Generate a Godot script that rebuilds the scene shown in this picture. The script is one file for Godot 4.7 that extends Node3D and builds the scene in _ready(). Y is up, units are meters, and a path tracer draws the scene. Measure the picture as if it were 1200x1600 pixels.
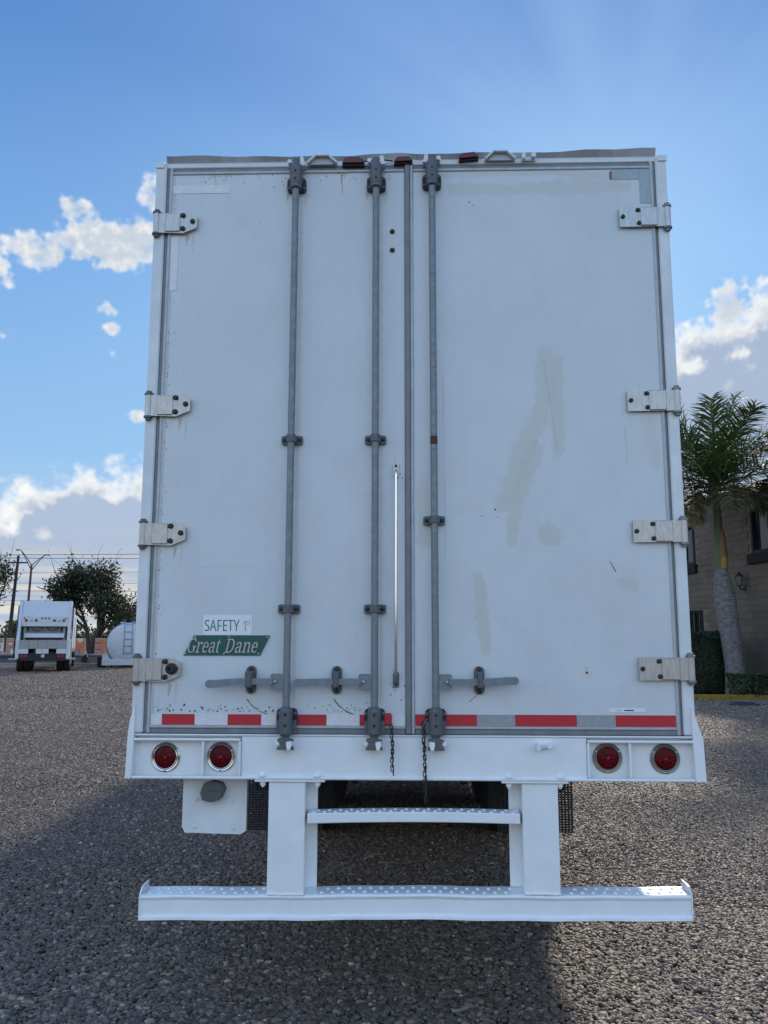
extends Node3D

# ---------------------------------------------------------------- mesh builder
class MB:
	var v := PackedVector3Array()
	var n := PackedVector3Array()
	var uv := PackedVector2Array()
	var col := PackedColorArray()
	var tint := Color(1, 1, 1)

	func tri(a: Vector3, b: Vector3, c: Vector3, na: Vector3, nb: Vector3, nc: Vector3, ua := Vector2.ZERO, ub := Vector2.ZERO, uc := Vector2.ZERO) -> void:
		if (b - a).cross(c - a).dot(na + nb + nc) > 0.0:
			v.append_array([a, c, b]); n.append_array([na, nc, nb]); uv.append_array([ua, uc, ub])
		else:
			v.append_array([a, b, c]); n.append_array([na, nb, nc]); uv.append_array([ua, ub, uc])
		col.append_array([tint, tint, tint])

	func quad(a: Vector3, b: Vector3, c: Vector3, d: Vector3, nn: Vector3) -> void:
		tri(a, b, c, nn, nn, nn, Vector2(0, 1), Vector2(1, 1), Vector2(1, 0))
		tri(a, c, d, nn, nn, nn, Vector2(0, 1), Vector2(1, 0), Vector2(0, 0))

	func quad4(a: Vector3, b: Vector3, c: Vector3, d: Vector3, na: Vector3, nb: Vector3, nc: Vector3, nd: Vector3) -> void:
		tri(a, b, c, na, nb, nc)
		tri(a, c, d, na, nc, nd)

	# a chamfered box between two corners
	func box(lo: Vector3, hi: Vector3, b := 0.0, t := Transform3D()) -> void:
		var c := (lo + hi) * 0.5
		var h := ((hi - lo) * 0.5).abs()
		b = minf(b, minf(h.x, minf(h.y, h.z)) * 0.9)
		var p := func(s: Vector3, axis: int) -> Vector3:
			var q := Vector3(s.x * (h.x - b), s.y * (h.y - b), s.z * (h.z - b))
			q[axis] = s[axis] * h[axis]
			return t * (c + q)
		for axis in 3:
			var a1: int = (axis + 1) % 3
			var a2: int = (axis + 2) % 3
			for s in [-1.0, 1.0]:
				var k := []
				for w in [[-1, -1], [1, -1], [1, 1], [-1, 1]]:
					var sv := Vector3.ZERO
					sv[axis] = s; sv[a1] = w[0]; sv[a2] = w[1]
					k.append(p.call(sv, axis))
				var nn := Vector3.ZERO
				nn[axis] = s
				quad(k[0], k[1], k[2], k[3], (t.basis * nn).normalized())
		if b <= 0.0:
			return
		for axis in 3:
			var a1: int = (axis + 1) % 3
			var a2: int = (axis + 2) % 3
			for s1 in [-1.0, 1.0]:
				for s2 in [-1.0, 1.0]:
					var e := []
					for s in [-1.0, 1.0]:
						var sv := Vector3.ZERO
						sv[axis] = s; sv[a1] = s1; sv[a2] = s2
						e.append(p.call(sv, a1)); e.append(p.call(sv, a2))
					var nn := Vector3.ZERO
					nn[a1] = s1; nn[a2] = s2
					quad(e[0], e[1], e[3], e[2], (t.basis * nn).normalized())
		for sx in [-1.0, 1.0]:
			for sy in [-1.0, 1.0]:
				for sz in [-1.0, 1.0]:
					var sv := Vector3(sx, sy, sz)
					var nn := (t.basis * sv).normalized()
					tri(p.call(sv, 0), p.call(sv, 1), p.call(sv, 2), nn, nn, nn)

	# a tube through points with a radius at each
	func tube(pts: Array, rad: Array, sides := 8, caps := true, closed := false) -> void:
		var m := pts.size()
		var rings := []
		var norms := []
		var prev := Vector3.ZERO
		for i in m:
			var a: Vector3 = pts[(i - 1 + m) % m] if closed or i > 0 else pts[0]
			var bb: Vector3 = pts[(i + 1) % m] if closed or i < m - 1 else pts[m - 1]
			var d := (bb - a).normalized()
			if prev == Vector3.ZERO:
				prev = d.cross(Vector3.UP if absf(d.y) < 0.9 else Vector3.RIGHT).normalized()
			prev = (prev - d * prev.dot(d)).normalized()
			var w := d.cross(prev)
			var r: float = rad[i % rad.size()]
			var ring := []
			var nr := []
			for k in sides:
				var an := TAU * k / sides
				var o := prev * cos(an) + w * sin(an)
				nr.append(o)
				ring.append(pts[i] + o * r)
			rings.append(ring); norms.append(nr)
		for i in (m if closed else m - 1):
			var j := (i + 1) % m
			for k in sides:
				var l := (k + 1) % sides
				quad4(rings[i][k], rings[i][l], rings[j][l], rings[j][k], norms[i][k], norms[i][l], norms[j][l], norms[j][k])
		if caps and not closed:
			for e in [0, m - 1]:
				var d2: Vector3 = (pts[0] - pts[1]).normalized() if e == 0 else (pts[m - 1] - pts[m - 2]).normalized()
				for k in sides:
					tri(pts[e], rings[e][k], rings[e][(k + 1) % sides], d2, d2, d2)

	func cyl(a: Vector3, b: Vector3, r0: float, r1 := -1.0, sides := 12) -> void:
		tube([a, b], [r0, r0 if r1 < 0 else r1], sides)

	# profile of (radius, along) turned round an axis through o along d
	func lathe(o: Vector3, d: Vector3, prof: Array, sides := 20, flat := false) -> void:
		d = d.normalized()
		var u := d.cross(Vector3.UP if absf(d.y) < 0.9 else Vector3.RIGHT).normalized()
		var w := d.cross(u)
		for i in prof.size() - 1:
			var p0: Vector2 = prof[i]
			var p1: Vector2 = prof[i + 1]
			var tt := (p1 - p0).normalized()
			for k in sides:
				var a0 := TAU * k / sides
				var a1 := TAU * (k + 1) / sides
				var e0 := u * cos(a0) + w * sin(a0)
				var e1 := u * cos(a1) + w * sin(a1)
				var n0 := (e0 * tt.y - d * tt.x).normalized()
				var n1 := (e1 * tt.y - d * tt.x).normalized()
				quad4(o + e0 * p0.x + d * p0.y, o + e1 * p0.x + d * p0.y, o + e1 * p1.x + d * p1.y, o + e0 * p1.x + d * p1.y, n0, n1, n1, n0)

	# a flat outline (x, y) given depth from z0 to z1
	func prism(poly: PackedVector2Array, z0: float, z1: float, t := Transform3D(), scaled_uv := false) -> void:
		var idx := Geometry2D.triangulate_polygon(poly)
		var lo := poly[0]
		var hi := poly[0]
		for q in poly:
			lo = lo.min(q); hi = hi.max(q)
		for s in [[z0, -1.0], [z1, 1.0]]:
			var nn := (t.basis * Vector3(0, 0, s[1])).normalized()
			for i in range(0, idx.size(), 3):
				var k := []
				var u := []
				for j in 3:
					var q: Vector2 = poly[idx[i + j]]
					k.append(t * Vector3(q.x, q.y, s[0]))
					u.append(Vector2((q.x - lo.x) / (hi.x - lo.x), (hi.y - q.y) / (hi.y - lo.y)))
				tri(k[0], k[1], k[2], nn, nn, nn, u[0], u[1], u[2])
		var turn := 0.0
		for i in poly.size():
			turn += poly[i].cross(poly[(i + 1) % poly.size()])
		for i in poly.size():
			var a := poly[i]
			var b := poly[(i + 1) % poly.size()]
			var e := b - a
			if e.length() < 1e-6:
				continue
			var o := Vector2(e.y, -e.x).normalized() * signf(turn)
			quad(t * Vector3(a.x, a.y, z0), t * Vector3(b.x, b.y, z0), t * Vector3(b.x, b.y, z1), t * Vector3(a.x, a.y, z1), (t.basis * Vector3(o.x, o.y, 0)).normalized())

	func mesh() -> ArrayMesh:
		var a := []
		a.resize(Mesh.ARRAY_MAX)
		a[Mesh.ARRAY_VERTEX] = v; a[Mesh.ARRAY_NORMAL] = n; a[Mesh.ARRAY_TEX_UV] = uv; a[Mesh.ARRAY_COLOR] = col
		var m := ArrayMesh.new()
		m.add_surface_from_arrays(Mesh.PRIMITIVE_TRIANGLES, a)
		return m

# ---------------------------------------------------------------- scene helpers
var rng := RandomNumberGenerator.new()
var M := {}
var used := {}

func numbered(called: String) -> String:
	used[called] = used.get(called, -1) + 1
	return called if used[called] == 0 else "%s_%03d" % [called, used[called]]

func thing(called: String, label: String, category: String, at := Vector3.ZERO, turn := 0.0, group := "") -> Node3D:
	var o := Node3D.new()
	o.name = numbered(called)
	add_child(o)
	o.position = at
	o.rotation.y = turn
	tag(o, label, category, group)
	return o

func tag(o: Node, label: String, category := "", group := "", kind := "") -> void:
	if label: o.set_meta("label", label)
	if category: o.set_meta("category", category)
	if group: o.set_meta("group", group)
	if kind: o.set_meta("kind", kind)

func put(called: String, shape, mat: Material, parent: Node = null) -> MeshInstance3D:
	var o := MeshInstance3D.new()
	o.mesh = shape.mesh() if shape is MB else shape
	o.material_override = mat
	if parent == null:
		o.name = numbered(called)
		add_child(o)
	else:
		var k := 0
		var nm := called
		while parent.has_node(NodePath(nm)):
			k += 1
			nm = "%s_%03d" % [called, k]
		o.name = nm
		parent.add_child(o, true)
	return o

func boxed(called: String, lo: Vector3, hi: Vector3, mat: Material, parent: Node, b := 0.003) -> MeshInstance3D:
	var m := MB.new()
	m.box(lo, hi, b)
	return put(called, m, mat, parent)

func structure(called: String, shape, mat: Material, label := "") -> MeshInstance3D:
	var o := put(called, shape, mat)
	tag(o, label, "", "", "structure")
	return o

func rrect(c: Vector2, w: float, h: float, r: float, seg := 3) -> PackedVector2Array:
	var p := PackedVector2Array()
	for k in 4:
		var cc := c + Vector2([1, -1, -1, 1][k] * (w / 2 - r), [1, 1, -1, -1][k] * (h / 2 - r))
		for j in seg + 1:
			var a := PI / 2 * (k + float(j) / seg)
			p.append(cc + Vector2(cos(a), sin(a)) * r)
	return p

func pv(a: Array) -> PackedVector2Array:
	var p := PackedVector2Array()
	for i in range(0, a.size(), 2):
		p.append(Vector2(a[i], a[i + 1]))
	return p

func lin(r: float, g: float, b: float) -> Color:
	return Color(r, g, b).linear_to_srgb()

func mat(c: Color, rough := 0.5, metal := 0.0, tex: Texture2D = null, scale := 1.0) -> StandardMaterial3D:
	var m := StandardMaterial3D.new()
	m.albedo_color = c
	m.roughness = rough
	m.metallic = metal
	if tex:
		m.albedo_texture = tex
		m.uv1_triplanar = true
		m.uv1_world_triplanar = true
		m.uv1_scale = Vector3.ONE * scale
	return m

func noise_tex(seed_: int, freq: float, oct: int, lo: Color, hi: Color, size := 512, kind := FastNoiseLite.TYPE_SIMPLEX_SMOOTH, mid := -1.0) -> NoiseTexture2D:
	var f := FastNoiseLite.new()
	f.seed = seed_
	f.noise_type = kind
	f.frequency = freq
	f.fractal_octaves = oct
	var t := NoiseTexture2D.new()
	t.width = size; t.height = size
	t.seamless = true
	t.noise = f
	var g := Gradient.new()
	g.set_color(0, lo); g.set_color(1, hi)
	if mid > 0:
		g.add_point(mid, hi)
	t.color_ramp = g
	return t

func fit_text(text: String, font: Font, rect: Rect2, depth: float, shear := 0.0) -> ArrayMesh:
	var tm := TextMesh.new()
	tm.text = text
	tm.font = font
	tm.font_size = 64
	tm.pixel_size = 0.01
	tm.depth = 0.2
	var a := tm.get_mesh_arrays()
	var vs: PackedVector3Array = a[Mesh.ARRAY_VERTEX]
	var ns: PackedVector3Array = a[Mesh.ARRAY_NORMAL]
	var lo := Vector3.INF
	var hi := -Vector3.INF
	for p in vs:
		lo = lo.min(p); hi = hi.max(p)
	var s := Vector3(rect.size.x / (hi.x - lo.x), rect.size.y / (hi.y - lo.y), depth / (hi.z - lo.z))
	for i in vs.size():
		var p := (vs[i] - lo) * s
		p.x += p.y * shear
		vs[i] = p + Vector3(rect.position.x, rect.position.y, 0)
		ns[i] = (ns[i] / s).normalized()
	var o := []
	o.resize(Mesh.ARRAY_MAX)
	o[Mesh.ARRAY_VERTEX] = vs; o[Mesh.ARRAY_NORMAL] = ns; o[Mesh.ARRAY_INDEX] = a[Mesh.ARRAY_INDEX]
	var m := ArrayMesh.new()
	m.add_surface_from_arrays(Mesh.PRIMITIVE_TRIANGLES, o)
	return m

# ---------------------------------------------------------------- sky
const SUN_AZ := 15.5
const SUN_EL := 28.0
var n_big: FastNoiseLite
var n_fine: FastNoiseLite
var n_wide: FastNoiseLite
var n_streak: FastNoiseLite
var blue := Gradient.new()
var sun_dir := Vector3.ZERO
var veil_dir := Vector3(0.13, 0.45, -0.88).normalized()   # thin haze that shines beside the sun
# cumulus that stand over the yard: azimuth, elevation, half width, half height, strength (degrees)
var puffs := [[-25.2, 24.2, 2.6, 1.25, 0.95], [-22.0, 25.0, 3.4, 1.7, 1.1], [-19.2, 25.6, 2.0, 1.5, 1.0], [-23.6, 26.8, 1.5, 0.9, 0.85], [-18.3, 28.6, 1.5, 1.1, 0.8], [-28.9, 22.9, 1.3, 0.6, 0.75],
	[-21.3, 21.1, 0.8, 0.45, 0.65], [-20.7, 20.0, 0.7, 0.45, 0.65], [-20.7, 18.2, 0.9, 0.35, 0.5], [-27.5, 18.6, 0.6, 0.4, 0.4], [-24.4, 29.9, 0.5, 0.4, 0.4], [-18.9, 14.4, 0.6, 0.4, 0.45], [-17.6, 14.0, 0.5, 0.4, 0.35],
	[-28.0, 22.0, 0.9, 0.5, 0.35], [23.0, 20.2, 3.0, 2.2, 0.9]]
# height of the far cloud bank's top at azimuths all round
var bank := [[-180, 13.0], [-140, 20.0], [-100, 14.0], [-60, 12.0], [-40, 9.0], [-27, 8.9], [-22, 10.5], [-18, 10.8], [-6, 13.0], [10, 17.0], [18.5, 19.4], [21, 20.4], [25, 22.3], [33, 23.6], [50, 18.0], [80, 12.0], [120, 17.0], [150, 11.0], [180, 13.0]]

func bank_top(az: float) -> float:
	for i in bank.size() - 1:
		if az <= bank[i + 1][0]:
			return lerpf(bank[i][1], bank[i + 1][1], smoothstep(0.0, 1.0, (az - bank[i][0]) / float(bank[i + 1][0] - bank[i][0])))
	return bank[0][1]

func sky_at(az: float, el: float) -> Color:
	var ra := deg_to_rad(az)
	var re := deg_to_rad(el)
	var d := Vector3(sin(ra) * cos(re), sin(re), -cos(ra) * cos(re))
	var c := blue.sample(clampf(el / 90.0, 0.0, 1.0))
	var ang := rad_to_deg(acos(clampf(d.dot(sun_dir), -1.0, 1.0)))
	var veil := rad_to_deg(acos(clampf(d.dot(veil_dir), -1.0, 1.0)))
	var g := 0.165 * exp(-pow(veil / 23.0, 2.0)) + 0.07 * exp(-pow(ang / 10.0, 2.0))
	# faint rays fanning out from behind the trailer
	var rx := Vector3.UP.cross(sun_dir).normalized()
	var ry := sun_dir.cross(rx)
	var fan := atan2(d.dot(ry), d.dot(rx))
	g *= 1.0 + 0.40 * n_streak.get_noise_2d(fan * 38.0, 7.0) * smoothstep(4.0, 14.0, ang) * smoothstep(50.0, 25.0, ang)
	c = Color(c.r + g * 0.90, c.g + g * 1.08, c.b + g * 0.95)
	# sky opposite the sun is brightened and paled to add fill on the doors
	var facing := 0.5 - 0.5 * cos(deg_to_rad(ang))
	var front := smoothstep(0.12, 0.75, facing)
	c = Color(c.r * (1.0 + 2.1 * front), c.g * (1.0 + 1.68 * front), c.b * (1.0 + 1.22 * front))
	var big := n_big.get_noise_3dv(d * 100.0)
	var fine := n_fine.get_noise_3dv(d * 100.0)
	# cumulus in view
	var field := -1.0
	if az > -36.0 and az < 30.0 and el > 8.0:
		for p in puffs:
			var x: float = (az - p[0]) / p[2]
			var y: float = (el - p[1]) / p[3]
			var q := x * x + y * y
			if q < 4.0:
				field = maxf(field, (1.0 - q) * p[4])
	var dens := -1.0
	if field > -1.0:
		dens = field * 1.0 + big * 1.3 + fine * 0.95 - 0.16
	# scattered cumulus elsewhere
	var away := smoothstep(34.0, 46.0, absf(az + 1.0)) + smoothstep(44.0, 55.0, el)
	if away > 0.0:
		var wide := n_wide.get_noise_3dv(Vector3(d.x, d.y * 2.2, d.z) * 100.0)
		dens = maxf(dens, minf(away, 1.0) * (wide * 3.2 + big * 0.8 + fine * 0.5 - 0.45) - (1.0 - minf(away, 1.0)))
	# the bank low over the horizon
	var top := bank_top(az)
	var under := top - el
	var bd := clampf(under / 2.0 + 0.15, -1.5, 1.7) + big * 1.1 + fine * 0.6
	var deep := smoothstep(0.4, 2.9, under + big * 3.0 + fine * 1.2)
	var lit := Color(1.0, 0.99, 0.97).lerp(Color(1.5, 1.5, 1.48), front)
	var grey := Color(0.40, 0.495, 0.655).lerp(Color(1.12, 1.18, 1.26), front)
	if bd > -0.1:
		var a := smoothstep(-0.1, 0.9, bd)
		var th := clampf(deep * 1.0 + smoothstep(0.45, 1.4, bd) * 0.35 - maxf(fine, 0.0) * 0.5 - maxf(0.0, big - 0.12) * 1.6, 0.0, 1.0)
		var cc := lit.lerp(grey, th)
		c = c.lerp(cc, a)
	if dens > -0.12:
		var a := smoothstep(-0.12, 0.85, dens)
		var th := clampf(smoothstep(0.15, 0.8, dens) * 1.1 - fine * 1.3 - big * 0.5, 0.0, 1.0)
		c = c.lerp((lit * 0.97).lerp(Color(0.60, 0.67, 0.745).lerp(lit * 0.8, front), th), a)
	# cream streaks near the horizon
	var st := n_streak.get_noise_3d(d.x * 60.0, el * 22.0, d.z * 60.0)
	var cream := Color(0.82, 0.78, 0.69)
	var w := smoothstep(8.0, 1.0, el) * clampf(0.55 + st * 1.6, 0.0, 1.0)
	c = c.lerp(cream, w * 0.85)
	return c

func build_sky() -> Sky:
	var offs := [0.0, 0.13, 0.27, 0.41, 0.66, 1.0]
	var cols := [Color(0.60, 0.70, 0.80), Color(0.30, 0.545, 0.86), Color(0.185, 0.405, 0.78), Color(0.095, 0.255, 0.62), Color(0.07, 0.19, 0.53), Color(0.05, 0.14, 0.43)]
	blue.offsets = PackedFloat32Array(offs)
	blue.colors = PackedColorArray(cols)
	var a := deg_to_rad(SUN_AZ)
	var e := deg_to_rad(SUN_EL)
	sun_dir = Vector3(sin(a) * cos(e), sin(e), -cos(a) * cos(e))
	n_big = FastNoiseLite.new(); n_big.seed = 11; n_big.frequency = 0.16; n_big.fractal_octaves = 4
	n_fine = FastNoiseLite.new(); n_fine.seed = 5; n_fine.frequency = 0.55; n_fine.fractal_octaves = 5; n_fine.fractal_gain = 0.6
	n_wide = FastNoiseLite.new(); n_wide.seed = 23; n_wide.frequency = 0.028; n_wide.fractal_octaves = 4
	n_streak = FastNoiseLite.new(); n_streak.seed = 8; n_streak.frequency = 0.06; n_streak.fractal_octaves = 3
	var w := 4096
	var small := Image.create_empty(1024, 512, false, Image.FORMAT_RGBF)
	small.fill(Color(0.13, 0.12, 0.11))
	for j in 260:
		var el := 90.0 - (j + 0.5) * 180.0 / 512.0
		for i in 1024:
			var az := (i + 0.5) * 360.0 / 1024.0
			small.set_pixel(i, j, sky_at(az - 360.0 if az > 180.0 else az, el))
	small.resize(w, 2048, Image.INTERPOLATE_CUBIC)
	var per := w / 360.0
	for j in range(int(50.0 * per), int(90.5 * per)):
		var el := 90.0 - (j + 0.5) / per
		for i in range(int(-34.0 * per), int(31.0 * per)):
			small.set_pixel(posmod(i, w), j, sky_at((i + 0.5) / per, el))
	var p := PanoramaSkyMaterial.new()
	p.panorama = ImageTexture.create_from_image(small)
	var s := Sky.new()
	s.sky_material = p
	return s

# ---------------------------------------------------------------- start
func _ready() -> void:
	rng.seed = 4711
	var cam := Camera3D.new()
	cam.name = "camera"
	cam.fov = 64.01
	cam.position = Vector3(-0.0151, 1.75, 3.8237)
	cam.rotation_degrees = Vector3(8.458, 1.613, 0.093)
	cam.near = 0.05
	cam.far = 3000.0
	add_child(cam)
	var env := Environment.new()
	env.background_mode = Environment.BG_SKY
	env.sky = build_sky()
	env.tonemap_mode = Environment.TONE_MAPPER_LINEAR
	env.tonemap_exposure = 1.0
	env.sdfgi_enabled = true
	env.ssao_enabled = true
	env.ssil_enabled = true
	var we := WorldEnvironment.new()
	we.name = "world_environment"
	we.environment = env
	add_child(we)
	var sun := DirectionalLight3D.new()
	sun.name = "sun"
	sun.light_energy = 1.1
	sun.light_color = Color(1.0, 0.94, 0.85)
	sun.light_angular_distance = 3.0
	sun.shadow_enabled = true
	add_child(sun)
	sun.look_at_from_position(Vector3.ZERO, -sun_dir)
	materials()
	build_ground()
	build_trailer()
	build_left_background()
	build_right_background()

func materials() -> void:
	var grime := noise_tex(3, 0.012, 5, Color(0.925, 0.92, 0.91), Color(1, 1, 1))
	var mott := noise_tex(9, 0.03, 5, Color(0.62, 0.63, 0.65), Color(1, 1, 1))
	var plain_ := noise_tex(27, 0.02, 4, Color(0.88, 0.885, 0.89), Color(1, 1, 1))
	var streak := noise_tex(14, 0.02, 5, Color(0.87, 0.865, 0.855), Color(1, 1, 1), 512)
	var wear := noise_tex(31, 0.02, 5, Color(0.4, 0.4, 0.4), Color(1, 1, 1))
	M.enamel = mat(lin(0.86, 0.89, 0.91), 0.26, 0.0, noise_tex(61, 0.012, 4, Color(0.965, 0.965, 0.96), Color(1, 1, 1)), 1.1)
	M.post = mat(lin(0.76, 0.795, 0.82), 0.36, 0.0, grime, 0.9)
	M.trim = mat(lin(0.225, 0.24, 0.25), 0.5, 0.1, plain_, 1.3)
	M.trim_light = mat(lin(0.50, 0.52, 0.535), 0.45, 0.1, plain_, 1.3)
	M.rubber = mat(lin(0.045, 0.045, 0.047), 0.75, 0.0, mott, 3.0)
	M.galv = mat(lin(0.235, 0.265, 0.29), 0.45, 0.35, plain_, 2.5)
	M.galv.roughness_texture = wear
	M.galv.roughness = 0.75
	M.cast = mat(lin(0.135, 0.147, 0.158), 0.55, 0.25, plain_, 4.0)
	M.cast_dark = mat(lin(0.05, 0.053, 0.057), 0.6, 0.2, mott, 5.0)
	M.bolt = mat(lin(0.045, 0.036, 0.03), 0.65, 0.3)
	M.rust = mat(lin(0.16, 0.07, 0.04), 0.85, 0.1, mott, 5.0)
	M.alu = mat(lin(0.54, 0.535, 0.52), 0.38, 0.6, streak, 1.0)
	M.alu.uv1_scale = Vector3(5.0, 1.2, 5.0)
	M.chrome = mat(lin(0.75, 0.75, 0.76), 0.12, 1.0)
	M.bezel = mat(lin(0.62, 0.60, 0.56), 0.16, 1.0)
	M.bezel_dull = mat(lin(0.27, 0.245, 0.21), 0.4, 0.6)
	M.red_tape = mat(lin(0.56, 0.022, 0.038), 0.42, 0.0, grime, 5.0)
	M.white_tape = mat(lin(0.79, 0.80, 0.82), 0.35, 0.0, grime, 5.0)
	M.silver_tape = mat(lin(0.36, 0.40, 0.43), 0.35, 0.2, grime, 5.0)
	M.lens = mat(lin(0.34, 0.003, 0.016), 0.4, 0.0, noise_tex(41, 0.12, 1, Color(0.25, 0.25, 0.25), Color(1, 1, 1), 256, FastNoiseLite.TYPE_CELLULAR), 3.0)
	M.lens.metallic_specular = 0.3
	M.lens_hot = mat(lin(0.34, 0.006, 0.02), 0.4)
	M.marker = mat(lin(0.11, 0.006, 0.014), 0.2)
	M.plate_green = mat(lin(0.0, 0.10, 0.085), 0.35, 0.0, grime, 6.0)
	M.text_green = mat(lin(0.0, 0.20, 0.15), 0.5)
	M.text_grey = mat(lin(0.33, 0.36, 0.34), 0.6)
	M.text_pale = mat(lin(0.36, 0.40, 0.42), 0.6)
	M.sticker = mat(lin(0.80, 0.82, 0.85), 0.3)
	M.ink = mat(lin(0.03, 0.03, 0.035), 0.6)
	M.tyre = mat(lin(0.022, 0.022, 0.023), 0.8, 0.0, mott, 3.0)
	M.under = mat(lin(0.035, 0.035, 0.037), 0.8, 0.0, mott, 2.0)
	M.knob = mat(lin(0.16, 0.17, 0.17), 0.55, 0.2, mott, 9.0)
	M.leaf = mat(Color(1, 1, 1), 0.55)
	M.leaf.vertex_color_use_as_albedo = true
	M.leaf.backlight_enabled = true
	M.leaf.backlight = Color(0.45, 0.5, 0.3)
	M.bark = mat(lin(0.10, 0.085, 0.07), 0.9, 0.0, mott, 1.5)
	M.painted = mat(Color(1, 1, 1), 0.45, 0.0, grime, 0.8)
	M.painted.vertex_color_use_as_albedo = true

# ---------------------------------------------------------------- ground
func stone(seed_: int, detail: int) -> ArrayMesh:
	var r := RandomNumberGenerator.new()
	r.seed = seed_
	var s := SphereMesh.new()
	s.radius = 1.0; s.height = 2.0
	s.radial_segments = 6 + detail; s.rings = 2 + detail / 2
	var a := s.get_mesh_arrays()
	var vs: PackedVector3Array = a[Mesh.ARRAY_VERTEX]
	var f := FastNoiseLite.new()
	f.seed = seed_
	f.frequency = 0.55
	var st := SurfaceTool.new()
	st.begin(Mesh.PRIMITIVE_TRIANGLES)
	for i in vs.size():
		var p := vs[i]
		var q := p * (1.0 + 0.75 * f.get_noise_3dv(p * 1.4 + Vector3(seed_, 0, 0)))
		q.x = signf(q.x) * pow(absf(q.x), 0.85)
		vs[i] = q
	var ix: PackedInt32Array = a[Mesh.ARRAY_INDEX]
	for i in ix:
		st.set_smooth_group(-1)
		st.add_vertex(vs[i])
	st.generate_normals()
	return st.commit()

func gravel_tone(r: RandomNumberGenerator, far_tone: float) -> Color:
	var t := r.randf()
	var b := exp(r.randfn(0.0, 0.33))
	var c := Color(0.150, 0.132, 0.120)
	if t < 0.25:
		c = Color(0.125, 0.122, 0.125)
	elif t < 0.45:
		c = Color(0.165, 0.125, 0.102)
	elif t < 0.52:
		c = Color(0.30, 0.28, 0.25)
	elif t < 0.62:
		c = Color(0.085, 0.082, 0.085)
	return Color(minf(c.r * b * lerpf(0.90, 1.28, far_tone), 0.5), minf(c.g * b * lerpf(0.785, 1.045, far_tone), 0.5), minf(c.b * b * lerpf(0.675, 0.85, far_tone), 0.5))

func scatter(called: String, label: String, z_near: float, z_far: float, density: float, size: float, detail: int, seed_: int) -> void:
	var r := RandomNumberGenerator.new()
	r.seed = seed_
	var bumps := FastNoiseLite.new()
	bumps.seed = 2
	bumps.frequency = 0.45
	var drift := FastNoiseLite.new()
	drift.seed = 12
	drift.frequency = 0.16
	var buf := PackedFloat32Array()
	var area := 0.0
	var wide := func(z: float) -> float: return (3.82 - z) * 0.50 + 0.7
	area = (wide.call(z_near) + wide.call(z_far)) * (z_near - z_far)
	var count := int(area * density)
	buf.resize(count * 16)
	var k := 0
	var w_far: float = wide.call(z_far)
	var made := 0
	while made < count:
		var z := r.randf_range(z_far, z_near)
		var h: float = wide.call(z)
		var x := r.randf_range(-w_far, w_far)
		if absf(x) > h:
			continue
		x += -0.028 * (3.82 - z)
		var s := size * clampf(exp(r.randfn(0.0, 0.32)), 0.45, 2.0)
		var yaw := r.randf() * TAU
		var tilt := r.randfn(0.0, 0.35)
		var bas := Basis(Vector3.UP, yaw) * Basis(Vector3.RIGHT, tilt) * Basis.from_scale(Vector3(s * r.randf_range(0.95, 1.5), s * r.randf_range(0.38, 0.7), s * r.randf_range(0.75, 1.05)))
		var y := 0.003 + r.randf() * 0.006 + bumps.get_noise_2d(x, z) * 0.012
		var far_tone := clampf(smoothstep(-3.0, -16.0, z) * 0.9 + drift.get_noise_2d(x, z) * 0.9, 0.0, 1.0)  # far stones browner, and lightened in colour to make up for weaker sunlight
		var c := gravel_tone(r, far_tone)
		buf[k] = bas.x.x; buf[k + 1] = bas.y.x; buf[k + 2] = bas.z.x; buf[k + 3] = x
		buf[k + 4] = bas.x.y; buf[k + 5] = bas.y.y; buf[k + 6] = bas.z.y; buf[k + 7] = y
		buf[k + 8] = bas.x.z; buf[k + 9] = bas.y.z; buf[k + 10] = bas.z.z; buf[k + 11] = z
		buf[k + 12] = c.r; buf[k + 13] = c.g; buf[k + 14] = c.b; buf[k + 15] = 1.0
		k += 16
		made += 1
	var mm := MultiMesh.new()
	mm.transform_format = MultiMesh.TRANSFORM_3D
	mm.use_colors = true
	mm.mesh = stone(seed_, detail)
	mm.instance_count = count
	mm.buffer = buf
	var o := MultiMeshInstance3D.new()
	o.multimesh = mm
	o.name = numbered(called)
	o.material_override = M.stone
	add_child(o)
	tag(o, label, "", "", "stuff")

func sheet(x0: float, x1: float, z0: float, z1: float, y: float) -> MB:
	var m := MB.new()
	m.quad(Vector3(x0, y, z0), Vector3(x1, y, z0), Vector3(x1, y, z1), Vector3(x0, y, z1), Vector3.UP)
	return m

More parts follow.
